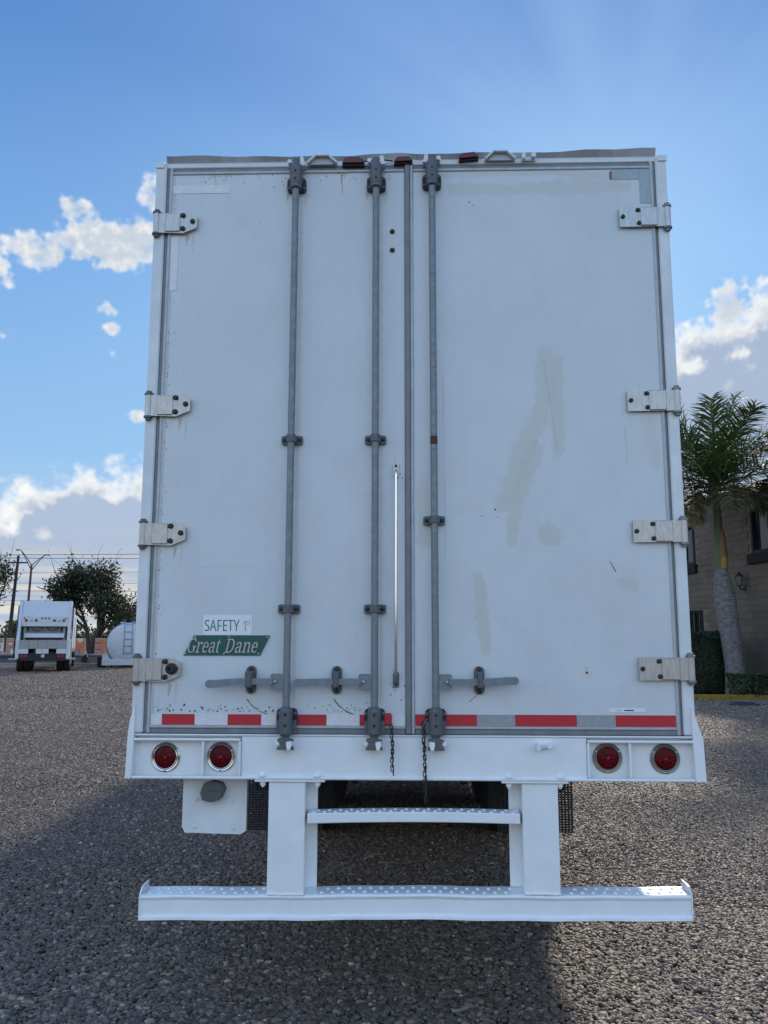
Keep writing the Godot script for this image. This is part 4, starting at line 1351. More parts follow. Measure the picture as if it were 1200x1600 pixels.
# ---------------------------------------------------------------- what stands on the left
func build_refuse_truck() -> void:
	var t := thing("refuse_truck", "white rear loading refuse truck parked facing away, its hopper open", "truck", Vector3(-16.45, 0, -33.2), deg_to_rad(20.0))
	var W := mat(lin(0.66, 0.69, 0.73), 0.4, 0.0, M.post.albedo_texture, 0.7)
	var grey := mat(lin(0.40, 0.42, 0.42), 0.5, 0.0, M.post.albedo_texture, 0.9)
	var beige := mat(lin(0.36, 0.365, 0.35), 0.5, 0.0, M.post.albedo_texture, 0.9)
	var black := mat(lin(0.012, 0.012, 0.014), 0.6)
	var red := mat(lin(0.28, 0.01, 0.03), 0.35)
	var clear := mat(lin(0.5, 0.5, 0.46), 0.3)
	# packer body ahead of the tailgate, cab in front
	boxed("packer_body", Vector3(-1.10, 0.95, -5.2), Vector3(1.10, 3.05, -1.3), W, t, 0.05)
	boxed("chassis", Vector3(-0.45, 0.55, -8.0), Vector3(0.45, 0.93, -0.3), black, t, 0.01)
	boxed("cab", Vector3(-1.10, 0.7, -7.6), Vector3(1.10, 2.75, -5.6), W, t, 0.12)
	# tailgate upper shell leans out towards the hopper
	var sh := MB.new()
	var side := Transform3D(Basis(Vector3(0, 0, -1), Vector3.UP, Vector3(1, 0, 0)), Vector3.ZERO)
	sh.prism(pv([1.3, 3.16, 0.75, 3.22, 0.42, 2.52, 0.42, 2.50, 1.3, 2.50]), -0.99, 0.99, side)
	put("tailgate_shell", sh, W, t)
	boxed("top_seal", Vector3(-1.07, 3.165, -1.25), Vector3(0.90, 3.215, -0.80), black, t, 0.01)
	for s in [-1.0, 1.0]:
		var pl := MB.new()
		pl.prism(pv([1.3, 3.20, 0.70, 3.24, 0.40, 2.55, -0.02, 1.46, -0.06, 1.44, -0.02, 0.62, 0.25, 0.60, 1.3, 0.9]), s * 1.06 - 0.065, s * 1.06 + 0.065, side)
		put("tailgate_side", pl, W, t)
		var rail := MB.new()
		rail.tube([Vector3(s * 1.20, 0.75, 0.0), Vector3(s * 1.20, 1.5, 0.0), Vector3(s * 1.14, 2.0, -0.15), Vector3(s * 1.15, 2.9, -0.6)], [0.022], 6)
		put("grab_rail", rail, black if s < 0 else grey, t)
		boxed("rear_step", Vector3(s * 1.02, 0.58, -0.1), Vector3(s * 1.38, 0.64, 0.3), grey, t, 0.01)
		boxed("step_hanger", Vector3(s * 1.16, 0.62, -0.08), Vector3(s * 1.22, 1.42, -0.02), black if s < 0 else grey, t, 0.0)
		var ram := MB.new()
		ram.cyl(Vector3(s * 1.16, 1.5, -0.35), Vector3(s * 1.16, 3.0, -0.95), 0.05)
		put("tailgate_ram", ram, black, t)
	# lamp board
	boxed("lamp_board", Vector3(-0.99, 2.06, -0.50), Vector3(0.99, 2.495, -0.33), W, t, 0.01)
	for q in [[-0.87, 2.43, 0.035, 0], [-0.79, 2.33, 0.062, 0], [-0.58, 2.33, 0.062, 1], [-0.37, 2.33, 0.062, 0], [-0.13, 2.43, 0.04, 0], [0.02, 2.43, 0.04, 0], [0.17, 2.43, 0.04, 0], [0.40, 2.33, 0.062, 0], [0.60, 2.33, 0.062, 1], [0.80, 2.33, 0.062, 0], [0.88, 2.43, 0.035, 0]]:
		var m := MB.new()
		m.lathe(Vector3(q[0], q[1], -0.33), Vector3(0, 0, 1), [Vector2(q[2], 0.0), Vector2(q[2], 0.015), Vector2(q[2] * 0.6, 0.028), Vector2(0, 0.03)], 14)
		put("lamp", m, clear if q[3] else red, t)
	# hopper opening: back panels, arms, hoses
	boxed("hopper_back", Vector3(-0.99, 1.2, -1.25), Vector3(0.99, 2.06, -1.15), grey, t, 0.0)
	boxed("sweep_panel", Vector3(-0.72, 1.74, -0.95), Vector3(0.70, 2.05, -0.85), grey, t, 0.02)
	var bl := MB.new()
	bl.prism(pv([0.95, 1.86, 0.45, 1.74, 0.42, 1.56, 0.95, 1.50]), -0.85, 0.85, side)
	put("packing_blade", bl, W, t)
	boxed("hopper_floor", Vector3(-0.99, 1.40, -1.14), Vector3(0.99, 1.44, -0.05), beige, t, 0.0)
	for s in [-1.0, 1.0]:
		boxed("hopper_arm", Vector3(s * 0.78, 1.45, -0.7), Vector3(s * 0.90, 2.05, -0.55), beige, t, 0.02)
		var hs := MB.new()
		var pts := []
		for k in 9:
			var a := PI * k / 8.0
			pts.append(Vector3(s * 0.33 + 0.02 + cos(a) * 0.24, 2.06 - sin(a) * 0.20, -0.42))
		hs.tube(pts, [0.022], 6)
		put("hose", hs, black, t)
	# lip of the hopper and the sill under it
	for k in 5:
		boxed("lip_panel", Vector3(-0.99 + k * 0.396, 1.06, -0.08), Vector3(-0.598 + k * 0.396, 1.445, 0.06), beige, t, 0.008)
	for q in [[-0.99, -0.60], [-0.28, -0.02], [-0.01, 0.25], [0.58, 0.99]]:
		boxed("sill_panel", Vector3(q[0], 0.84, -0.08), Vector3(q[1], 1.055, 0.065), W, t, 0.008)
	boxed("sill_recess", Vector3(-0.99, 0.60, -0.25), Vector3(0.99, 0.90, -0.09), black, t, 0.0)
	boxed("bumper", Vector3(-0.99, 0.52, -0.09), Vector3(0.99, 0.835, 0.03), black, t, 0.01)
	for s in [-1.0, 1.0]:
		for dx in [0.70, 0.86]:
			var m := MB.new()
			m.lathe(Vector3(s * dx, 0.73, 0.03), Vector3(0, 0, 1), [Vector2(0.075, 0), Vector2(0.075, 0.02), Vector2(0.045, 0.022), Vector2(0.04, 0.01), Vector2(0, 0.01)], 16)
			put("tail_lamp", m, red, t)
	var pl2 := MB.new()
	pl2.lathe(Vector3(0.02, 0.74, 0.03), Vector3(0, 0, 1), [Vector2(0.08, 0), Vector2(0.08, 0.015), Vector2(0, 0.02)], 16)
	put("round_plate", pl2, clear, t)
	var bc := MB.new()
	bc.cyl(Vector3(-0.08, 3.23, -0.9), Vector3(-0.08, 3.29, -0.9), 0.06, 0.05)
	put("beacon", bc, clear, t)
	for z in [-1.3, -2.6]:
		for x in [-1.0, -0.70, 0.70, 1.0]:
			wheel(t, x, z, 0.50, 0.27)
	for x in [-0.98, 0.98]:
		wheel(t, x, -6.6, 0.50, 0.30)

func build_tank() -> void:
	var t := thing("tank_trailer", "low white round tank with a slim blue ladder on its end", "tank", Vector3(-14.4, 0, -38.6), deg_to_rad(16.0))
	var W := mat(lin(0.64, 0.67, 0.72), 0.35, 0.0, M.post.albedo_texture, 0.7)
	var bl := mat(lin(0.13, 0.24, 0.42), 0.45)
	var m := MB.new()
	m.lathe(Vector3(0, 1.22, 0), Vector3(0, 0, 1), [Vector2(1.08, -5.0), Vector2(1.08, 0.0), Vector2(1.04, 0.05)], 48)
	put("barrel", m, W, t)
	var e := MB.new()
	e.lathe(Vector3(0, 1.22, 0), Vector3(0, 0, 1), [Vector2(1.045, 0.052), Vector2(0.98, 0.11), Vector2(0.7, 0.19), Vector2(0.35, 0.235), Vector2(0.0, 0.25)], 48)
	put("end_cap", e, W, t)
	var rim := MB.new()
	var pts := []
	for k in 40:
		var a := TAU * k / 40.0
		pts.append(Vector3(cos(a) * 1.09, 1.22 + sin(a) * 1.09, 0.02))
	rim.tube(pts, [0.022], 6, false, true)
	put("end_rim", rim, mat(lin(0.12, 0.14, 0.18), 0.5), t)
	boxed("skirt", Vector3(-1.25, 0.14, -0.9), Vector3(1.25, 0.68, -0.06), W, t, 0.02)
	boxed("skirt_front", Vector3(-1.25, 0.13, -0.06), Vector3(1.25, 0.44, 0.17), W, t, 0.02)
	boxed("top_walk", Vector3(-0.45, 2.27, -4.5), Vector3(0.6, 2.33, -0.2), W, t, 0.01)
	for s in [-0.20, 0.20]:
		var ld := MB.new()
		ld.tube([Vector3(0.0 + s, 0.68, 0.32), Vector3(0.0 + s, 2.32, 0.32), Vector3(0.0 + s, 2.42, 0.1)], [0.02], 6)
		put("ladder_rail", ld, bl, t)
	for k in 5:
		var rg := MB.new()
		rg.cyl(Vector3(-0.20, 0.75 + k * 0.36, 0.32), Vector3(0.20, 0.75 + k * 0.36, 0.32), 0.016, -1, 6)
		put("rung", rg, bl, t)
	for s in [-1.0, 1.0]:
		for z in [-3.2, -4.2]:
			wheel(t, s * 0.95, z, 0.45, 0.3)
		boxed("support_leg", Vector3(s * 0.8 - 0.06, 0.0, -0.5), Vector3(s * 0.8 + 0.06, 0.15, -0.38), M.under, t, 0.0)

func sign_letter(called: String, label: String, at: Vector3, rows: Array, pale: bool) -> void:
	# rows of '#' (painted orange brick), '.' (blue infill), ' ' (nothing); white joints between the bricks
	var t := thing(called, label, "sign letter", at, 0.0, "painted letters along the far side of the road")
	var orange := mat(lin(0.62, 0.17, 0.06), 0.7)
	if pale: orange = mat(lin(0.50, 0.22, 0.18), 0.7)
	var blue_ := mat(lin(0.03, 0.12, 0.30), 0.7)
	var white := mat(lin(0.66, 0.62, 0.58), 0.8)
	var w := 0.86
	var h := 1.32
	var ny := rows.size()
	var nx: int = rows[0].length()
	boxed("backing", Vector3(-w / 2 - 0.02, 0.0, -0.16), Vector3(w / 2 + 0.02, h + 0.02, -0.06), white, t, 0.0)
	for j in ny:
		for i in nx:
			var ch: String = rows[j][i]
			if ch == " ":
				continue
			var x0 := -w / 2 + w * i / nx
			var y0 := h - h * (j + 1) / ny
			boxed("brick", Vector3(x0 + 0.010, y0 + 0.018, -0.06), Vector3(x0 + w / nx - 0.010, y0 + h / ny - 0.018, 0.0 if ch == "#" else -0.04), orange if ch == "#" else blue_, t, 0.0)

func build_left_background() -> void:
	# road, verge and kerbs
	var asph := mat(lin(0.05, 0.057, 0.064), 0.85, 0.0, M.bark.albedo_texture, 0.4)
	asph.roughness = 1.0
	asph.metallic_specular = 0.12
	structure("road", sheet(-300, 300, -41.6, -62.0, 0.004), asph, "grey asphalt road beyond the yard")
	var verge := mat(lin(0.12, 0.105, 0.06), 0.95, 0.0, M.bark.albedo_texture, 0.25)
	structure("verge", sheet(-300, 300, -62.0, -80.0, 0.008), verge, "dry grassy verge along the far side of the road")
	var kc := mat(lin(0.40, 0.40, 0.38), 0.85, 0.0, M.bark.albedo_texture, 0.7)
	for k in 40:
		if k == 0:
			var kb := MB.new()
			kb.box(Vector3(-80, 0, -41.6), Vector3(10, 0.13, -41.35), 0.015)
			structure("kerb", kb, kc, "pale concrete kerb between the gravel yard and the road")
			var kb2 := MB.new()
			kb2.box(Vector3(-120, 0, -62.0), Vector3(40, 0.13, -61.8), 0.015)
			structure("kerb", kb2, kc, "far kerb of the road under the painted letters")
	build_refuse_truck()
	build_tank()
	# letters, seen from their backs
	sign_letter("sign_letter", "orange brick letter M with blue foot, right of the refuse truck", Vector3(-26.9, 0.0, -63.6), ["#   #", "## ##", "#####", "#####", "#####", "##.##", "##.##", "##.##"], false)
	sign_letter("sign_letter", "orange and blue letter like a reversed E, left of the round tank", Vector3(-25.2, 0.0, -63.6), ["#####", "#####", "...##", "#####", "#####", "...##", "#####", "#####"], false)
	sign_letter("sign_letter", "pale red letter half hidden by the refuse truck's left rail", Vector3(-32.6, 0.0, -63.6), ["#####", "#####", "#  ##", "#####", "#### ", "##   ", "##   ", "##   "], true)
	sign_letter("sign_letter", "pale red letter cut by the photo's left edge", Vector3(-33.75, 0.0, -63.6), ["#####", "#####", "##   ", "#### ", "#### ", "##   ", "#####", "#####"], true)
	# boundary wall across the road
	var wl := thing("boundary_wall", "low brown wall with a green strip of ivy along its top, across the road", "wall", Vector3(-20, 0, -80))
	var wc := mat(lin(0.20, 0.165, 0.115), 0.95, 0.0, M.bark.albedo_texture, 0.35)
	for k in 22:
		boxed("wall_panel", Vector3(-64 + k * 4.0, 0, -0.15), Vector3(-60.25 + k * 4.0, 1.45, 0.15), wc, wl, 0.02)
		boxed("wall_pier", Vector3(-60.25 + k * 4.0, 0, -0.2), Vector3(-60.0 + k * 4.0, 1.62, 0.2), wc, wl, 0.02)
	var iv := MB.new()
	var r := RandomNumberGenerator.new()
	r.seed = 9
	for k in 7000:
		var b := exp(r.randfn(0, 0.3))
		leaf(iv, Vector3(r.randf_range(-64, 24), 1.25 + absf(r.randfn(0, 0.22)), r.randfn(0.1, 0.15)), r.randf_range(0.08, 0.16), Color(0.05 * b, 0.062 * b, 0.025 * b), r)
	tag(put("ivy", iv, M.leaf, wl), "", "", "", "stuff")
	# trees
	tree("broad dark tree between the refuse truck and the round tank", Vector3(-26.9, 0, -66.0), 8.6, 4.0, 11500, 42, Color(0.040, 0.048, 0.022), 9, [[-0.05, 1.0, 0.0, 0.32, 0.24], [0.08, 1.0, 0.1, 0.34, 0.26], [0.28, 1.0, -0.1, 0.27, 0.2]])
	tree("small leafy tree leaning right behind the round tank", Vector3(-24.3, 0, -67.0), 5.2, 4.0, 3000, 12, Color(0.060, 0.062, 0.028), 0, [[0.15, 1.0, 0.0, 0.30, 0.12], [0.6, 0.8, 0.1, 0.34, 0.10]])
	tree("sparse tree at the photo's left edge beside the wooden pole", Vector3(-37.0, 0, -66.0), 9.2, 4.2, 4500, 31, Color(0.045, 0.055, 0.025), 4, [[0.12, 1.0, 0.0, 0.34, 0.18], [-0.3, 1.0, 0.0, 0.34, 0.18]])
	# wooden pole
	var up := thing("utility_pole", "leaning wooden utility pole left of the street lamp", "pole", Vector3(-35.0, 0, -68.0))
	var pm := MB.new()
	pm.tube([Vector3(0, 0, 0), Vector3(0.16, 4.0, 0), Vector3(0.40, 8.6, 0)], [0.17, 0.15, 0.11], 10)
	put("shaft", pm, M.bark, up)
	boxed("cross_arm", Vector3(-0.55, 7.9, -0.06), Vector3(1.3, 8.02, 0.06), M.bark, up, 0.01)
	for x in [-0.45, 0.1, 0.7, 1.2]:
		var im := MB.new()
		im.cyl(Vector3(x, 8.02, 0), Vector3(x, 8.16, 0), 0.045, 0.03, 8)
		put("insulator", im, M.alu, up)
	# twin arm street lamp
	var sl := thing("street_lamp", "rust red twin arm street lamp behind the refuse truck", "street lamp", Vector3(-33.1, 0, -67.0))
	var rp := mat(lin(0.24, 0.10, 0.06), 0.7, 0.0, M.bark.albedo_texture, 0.8)
	var ps := MB.new()
	ps.tube([Vector3(0, 0, 0), Vector3(0.2, 7.7, 0)], [0.12, 0.09], 10)
	put("shaft", ps, rp, sl)
	for q in [[-1.05, 9.0], [1.15, 8.55]]:
		for dy in [0.0, -0.45]:
			var am := MB.new()
			am.tube([Vector3(0.2, 7.65 + dy, 0), Vector3(0.2 + q[0] * 0.55, lerpf(7.65 + dy, q[1], 0.6), 0), Vector3(0.2 + q[0], q[1], 0)], [0.04, 0.035, 0.03], 6)
			put("arm", am, rp if q[0] > 0 else M.under, sl)
		var hd := MB.new()
		hd.box(Vector3(0.2 + q[0] - 0.05, q[1] - 0.05, -0.1), Vector3(0.2 + q[0] + signf(q[0]) * 0.42, q[1] + 0.05, 0.1), 0.03)
		put("lamp_head", hd, M.knob, sl)
	# wires from left to right far behind
	var names := ["topmost of the power lines, just above the second", "second power line from the top, sagging beside the topmost", "third power line from the top, alone above the cream sky", "fourth power line from the top", "fifth power line from the top, the darker one", "sixth power line from the top", "seventh power line from the top", "lowest of the power lines, just over the refuse truck's roof"]
	var ys := [9.35, 9.05, 7.75, 6.8, 6.1, 5.65, 5.25, 4.85]
	for k in 8:
		var wm := MB.new()
		var pts := []
		for j in 25:
			var u := j / 24.0
			pts.append(Vector3(lerpf(-75, 25, u), ys[k] + [0.3, -0.1, 0.35, 0.0, 0.0, 0.1, 0.0, 0.1][k] * (u - 0.42) * 2.0 - 0.5 + 2.0 * pow(u - 0.5, 2.0), -70.0 - k * 0.3))
		wm.tube(pts, [0.024 if k in [0, 1, 4] else 0.015], 5, false)
		tag(put("power_line", wm, M.under), names[k], "power line", "power lines across the road")
	bush("sapling", "small pale sapling leaning at the kerb under the letter M", "sapling", Vector3(-18.1, 0, -42.4), Vector3(0.4, 0.6, 0.35), 120, 0.06, Color(0.10, 0.11, 0.06), 71)
	bush("shrub", "yellow green bush behind the refuse truck's left side", "shrub", Vector3(-38.0, 0, -78.0), Vector3(3.6, 3.0, 2.0), 1500, 0.14, Color(0.13, 0.13, 0.045), 72)
	var dr := thing("waste_drum", "small black drum standing left of the round tank", "drum", Vector3(-15.75, 0, -38.6))
	var dm := MB.new()
	dm.lathe(Vector3.ZERO, Vector3.UP, [Vector2(0.0, 0.0), Vector2(0.2, 0.0), Vector2(0.21, 0.2), Vector2(0.2, 0.22), Vector2(0.21, 0.5), Vector2(0.2, 0.52), Vector2(0.0, 0.5)], 16)
	put("shell", dm, M.tyre, dr)
	var rmm := MB.new()
	rmm.lathe(Vector3(0, 0.5, 0), Vector3.UP, [Vector2(0.19, 0.0), Vector2(0.22, 0.0), Vector2(0.22, 0.04), Vector2(0.19, 0.04)], 16)
	put("rim", rmm, M.under, dr)
	# far line of hazy growth
	var far := MB.new()
	r.seed = 15
	for k in 9000:
		var x := r.randf_range(-260, 200)
		var hgt := 3.0 + 1.8 * sin(x * 0.05) + 1.2 * sin(x * 0.17 + 1.0)
		var b := exp(r.randfn(0, 0.2))
		leaf(far, Vector3(x, r.randf() * hgt, -230 + r.randfn(0, 3.0)), r.randf_range(0.5, 1.1), Color(0.075 * b, 0.085 * b, 0.06 * b), r)
	tag(put("distant_trees", far, M.leaf), "far off low line of trees at the horizon", "", "", "stuff")

# ---------------------------------------------------------------- what stands on the right
const WALL_DIR := Vector3(-0.148, 0, -0.989)
const WALL_AT := Vector3(10.2, 0, -21.18)

func build_house() -> void:
	var t := thing("block_building", "brown split block two storey building at the right with dark windows", "building", WALL_AT, atan2(-0.989, 0.148))
	# local x runs along the wall towards the camera, z faces the yard
	var wm := mat(lin(0.15, 0.125, 0.10), 0.95, 0.0, M.bark.albedo_texture, 0.5)
	var mortar := mat(lin(0.20, 0.16, 0.12), 0.95)
	var tones := []
	for k in 4:
		var b: float = [0.92, 1.0, 1.05, 1.12][k]
		var bm := mat(lin(0.225 * b, 0.178 * b, 0.132 * b), 0.95, 0.0, M.bark.albedo_texture, 2.0)
		bm.heightmap_enabled = true
		bm.heightmap_texture = M.bark.albedo_texture
		bm.heightmap_scale = 1.2
		tones.append(bm)
	# openings: x0, x1, y0, y1
	var holes := [[0.40, 2.1, 4.12, 5.45], [-4.7, -3.05, 4.10, 5.45], [-4.0, -2.75, 1.0, 2.55]]
	var wall := MB.new()
	# backing wall in strips round the openings
	var xs := [-12.0, -4.7, -4.0, -3.05, -2.75, 0.40, 2.1, 6.0]
	for i in xs.size() - 1:
		var ys := [0.0]
		for h in holes:
			if xs[i] >= h[0] - 0.001 and xs[i + 1] <= h[1] + 0.001:
				ys.append(h[2]); ys.append(h[3])
		ys.append(6.05)
		ys.sort()
		for j in range(0, ys.size(), 2):
			wall.box(Vector3(xs[i], ys[j], -0.25), Vector3(xs[i + 1], ys[j + 1], -0.03), 0.0)
	wall.box(Vector3(5.8, 0.0, -8.0), Vector3(6.0, 6.05, -0.26), 0.0)
	wall.box(Vector3(-12.0, 0.0, -8.0), Vector3(5.8, 6.05, -7.8), 0.0)
	wall.box(Vector3(-12.0, 0.0, -7.8), Vector3(-11.8, 6.05, -0.26), 0.0)
	wall.box(Vector3(-12.0, 5.85, -8.0), Vector3(6.0, 6.04, -0.26), 0.0)
	var wo := put("wall", wall, mortar, t)
	# single blocks where the wall shows, the rest joined
	var shapes := []
	for k in 3:
		var m := MB.new()
		m.box(Vector3(0.0018, 0.0018, -0.03), Vector3(0.3982, 0.1982, [0.0, 0.002, -0.002][k]), 0.005)
		shapes.append(m.mesh())
	var rest := MB.new()
	var made := 0
	for j in 30:
		var y := j * 0.2
		for i in range(-20, 15):
			var x := i * 0.4 + (0.2 if j % 2 else 0.0)
			var clear := true
			for h in holes:
				if x + 0.395 > h[0] and x + 0.005 < h[1] and y + 0.195 > h[2] and y + 0.005 < h[3]:
					clear = false
			if not clear:
				continue
			if x >= -3.6 and x <= 1.6 and y >= 0.95 and y < 6.0 and made < 290:
				var o := put("block", shapes[rng.randi() % 3], tones[rng.randi() % 4], wo)
				o.position = Vector3(x, y, 0)
				made += 1
			elif x < 5.5:
				rest.box(Vector3(x + 0.003, y + 0.003, -0.03), Vector3(x + 0.397, y + 0.197, 0.001), 0.006)
	tag(put("more_blocks", rest, tones[1], wo), "", "", "", "stuff")
	boxed("coping", Vector3(-12.1, 6.06, -0.4), Vector3(6.1, 6.2, 0.10), mat(lin(0.06, 0.045, 0.035), 0.8), t, 0.02)
	var frame := mat(lin(0.012, 0.012, 0.016), 0.7)
	var glass := mat(lin(0.02, 0.025, 0.03), 0.06)
	for k in 3:
		var h: Array = holes[k]
		var f := MB.new()
		var e := 0.09
		f.box(Vector3(h[0], h[2], -0.16), Vector3(h[0] + e, h[3], 0.012), 0.0)
		f.box(Vector3(h[1] - e, h[2], -0.16), Vector3(h[1], h[3], 0.012), 0.0)
		f.box(Vector3(h[0] + e, h[3] - e, -0.16), Vector3(h[1] - e, h[3], 0.010), 0.0)
		f.box(Vector3(h[0] + e, h[2], -0.16), Vector3(h[1] - e, h[2] + e, 0.010), 0.0)
		var mid := (float(h[0]) + float(h[1])) / 2
		f.box(Vector3(mid - 0.035, h[2] + e, -0.15), Vector3(mid + 0.035, h[3] - e, -0.05), 0.0)
		var fo := put("window", f, frame, t)
		boxed("pane", Vector3(h[0] + e, h[2] + e, -0.13), Vector3(mid - 0.036, h[3] - e, -0.12), glass, fo, 0.0)
		boxed("pane", Vector3(mid + 0.036, h[2] + e, -0.13), Vector3(h[1] - e, h[3] - e, -0.12), glass, fo, 0.0)
		if k < 2:
			boxed("sill", Vector3(h[0] - 0.15, h[2] - 0.30, -0.02), Vector3(h[1] + 0.15, h[2] - 0.005, 0.10), mat(lin(0.012, 0.012, 0.015), 0.95), fo, 0.01)
		else:
			for j in 7:
				var gx := lerpf(h[0] + 0.1, h[1] - 0.1, j / 6.0)
				boxed("grille_bar", Vector3(gx - 0.012, h[2], 0.014), Vector3(gx + 0.012, h[3], 0.04), frame, fo, 0.0)
	# wall lantern
	var ln := MB.new()
	ln.lathe(Vector3(0.0, 3.18, 0.22), Vector3.UP, [Vector2(0.0, 0.0), Vector2(0.06, 0.01), Vector2(0.07, 0.03)], 6)
	ln.lathe(Vector3(0.0, 3.48, 0.22), Vector3.UP, [Vector2(0.14, 0.0), Vector2(0.12, 0.03), Vector2(0.05, 0.09), Vector2(0.02, 0.13), Vector2(0.0, 0.14)], 6)
	for k in 6:
		var a := TAU * k / 6
		ln.tube([Vector3(cos(a) * 0.068, 3.2, 0.22 + sin(a) * 0.068), Vector3(cos(a) * 0.12, 3.48, 0.22 + sin(a) * 0.12)], [0.010], 4)
	ln.tube([Vector3(-0.0, 3.18, 0.22), Vector3(-0.02, 3.10, 0.2), Vector3(-0.1, 3.09, 0.1), Vector3(-0.1, 3.14, 0.012)], [0.022], 6)
	ln.box(Vector3(-0.16, 3.05, 0.008), Vector3(-0.04, 3.24, 0.03), 0.005)
	var lo := put("wall_lantern", ln, mat(lin(0.035, 0.035, 0.04), 0.5, 0.3), t)
	var lg := MB.new()
	lg.lathe(Vector3(0.0, 3.205, 0.22), Vector3.UP, [Vector2(0.0, 0.0), Vector2(0.06, 0.0), Vector2(0.108, 0.27), Vector2(0.0, 0.27)], 6)
	put("lantern_glass", lg, mat(lin(0.22, 0.23, 0.23), 0.25), lo)

func frond(r: RandomNumberGenerator, az: float, el: float, length: float, droop: float, tone: Color, dense: int) -> MB:
	var m := MB.new()
	var d := Vector3(cos(az) * cos(el), sin(el), sin(az) * cos(el))
	var p := Vector3.ZERO
	var pts := [p]
	var dirs := [d]
	var n_ := 14
	for k in n_:
		d = (d + Vector3.DOWN * droop * (0.25 + 1.3 * k / n_) / n_ * 2.0).normalized()
		p += d * length / n_
		pts.append(p); dirs.append(d)
	var rs := []
	for k in n_ + 1:
		rs.append(lerpf(0.035, 0.006, k / float(n_)))
	m.tint = Color(tone.r * 1.5, tone.g * 1.4, tone.b * 1.3)
	m.tube(pts, rs, 5, false)
	for k in dense:
		var u := lerpf(0.10, 1.0, k / float(dense - 1))
		var f := u * n_
		var i := mini(int(f), n_ - 1)
		var at: Vector3 = pts[i].lerp(pts[i + 1], f - i)
		var dd: Vector3 = dirs[i]
		var side := dd.cross(Vector3.UP).normalized()
		var up := side.cross(dd)
		var ll := 0.95 * (0.35 + 0.65 * sin(PI * clampf(u * 0.85 + 0.12, 0, 1))) * r.randf_range(0.8, 1.1)
		for s in [-1.0, 1.0]:
			var out: Vector3 = (side * s * r.randf_range(0.6, 1.0) + dd * r.randf_range(0.45, 0.9) + up * r.randfn(0.05, 0.42)).normalized()
			var b := exp(r.randfn(0, 0.28))
			m.tint = Color(tone.r * b, tone.g * b, tone.b * b)
			var q0 := at
			var q1 := at + out * ll * 0.5
			var q2 := q1 + (out + Vector3.DOWN * r.randf_range(0.15, 0.6)).normalized() * ll * 0.5
			var wv := out.cross(up + Vector3(r.randfn() * 0.4, 0, r.randfn() * 0.4)).normalized() * 0.020
			var nn := out.cross(wv).normalized()
			if nn.y < 0: nn = -nn
			m.quad(q0 - wv * 0.6, q0 + wv * 0.6, q1 + wv, q1 - wv, nn)
			m.tri(q1 - wv, q1 + wv, q2, nn, nn, nn)
	return m

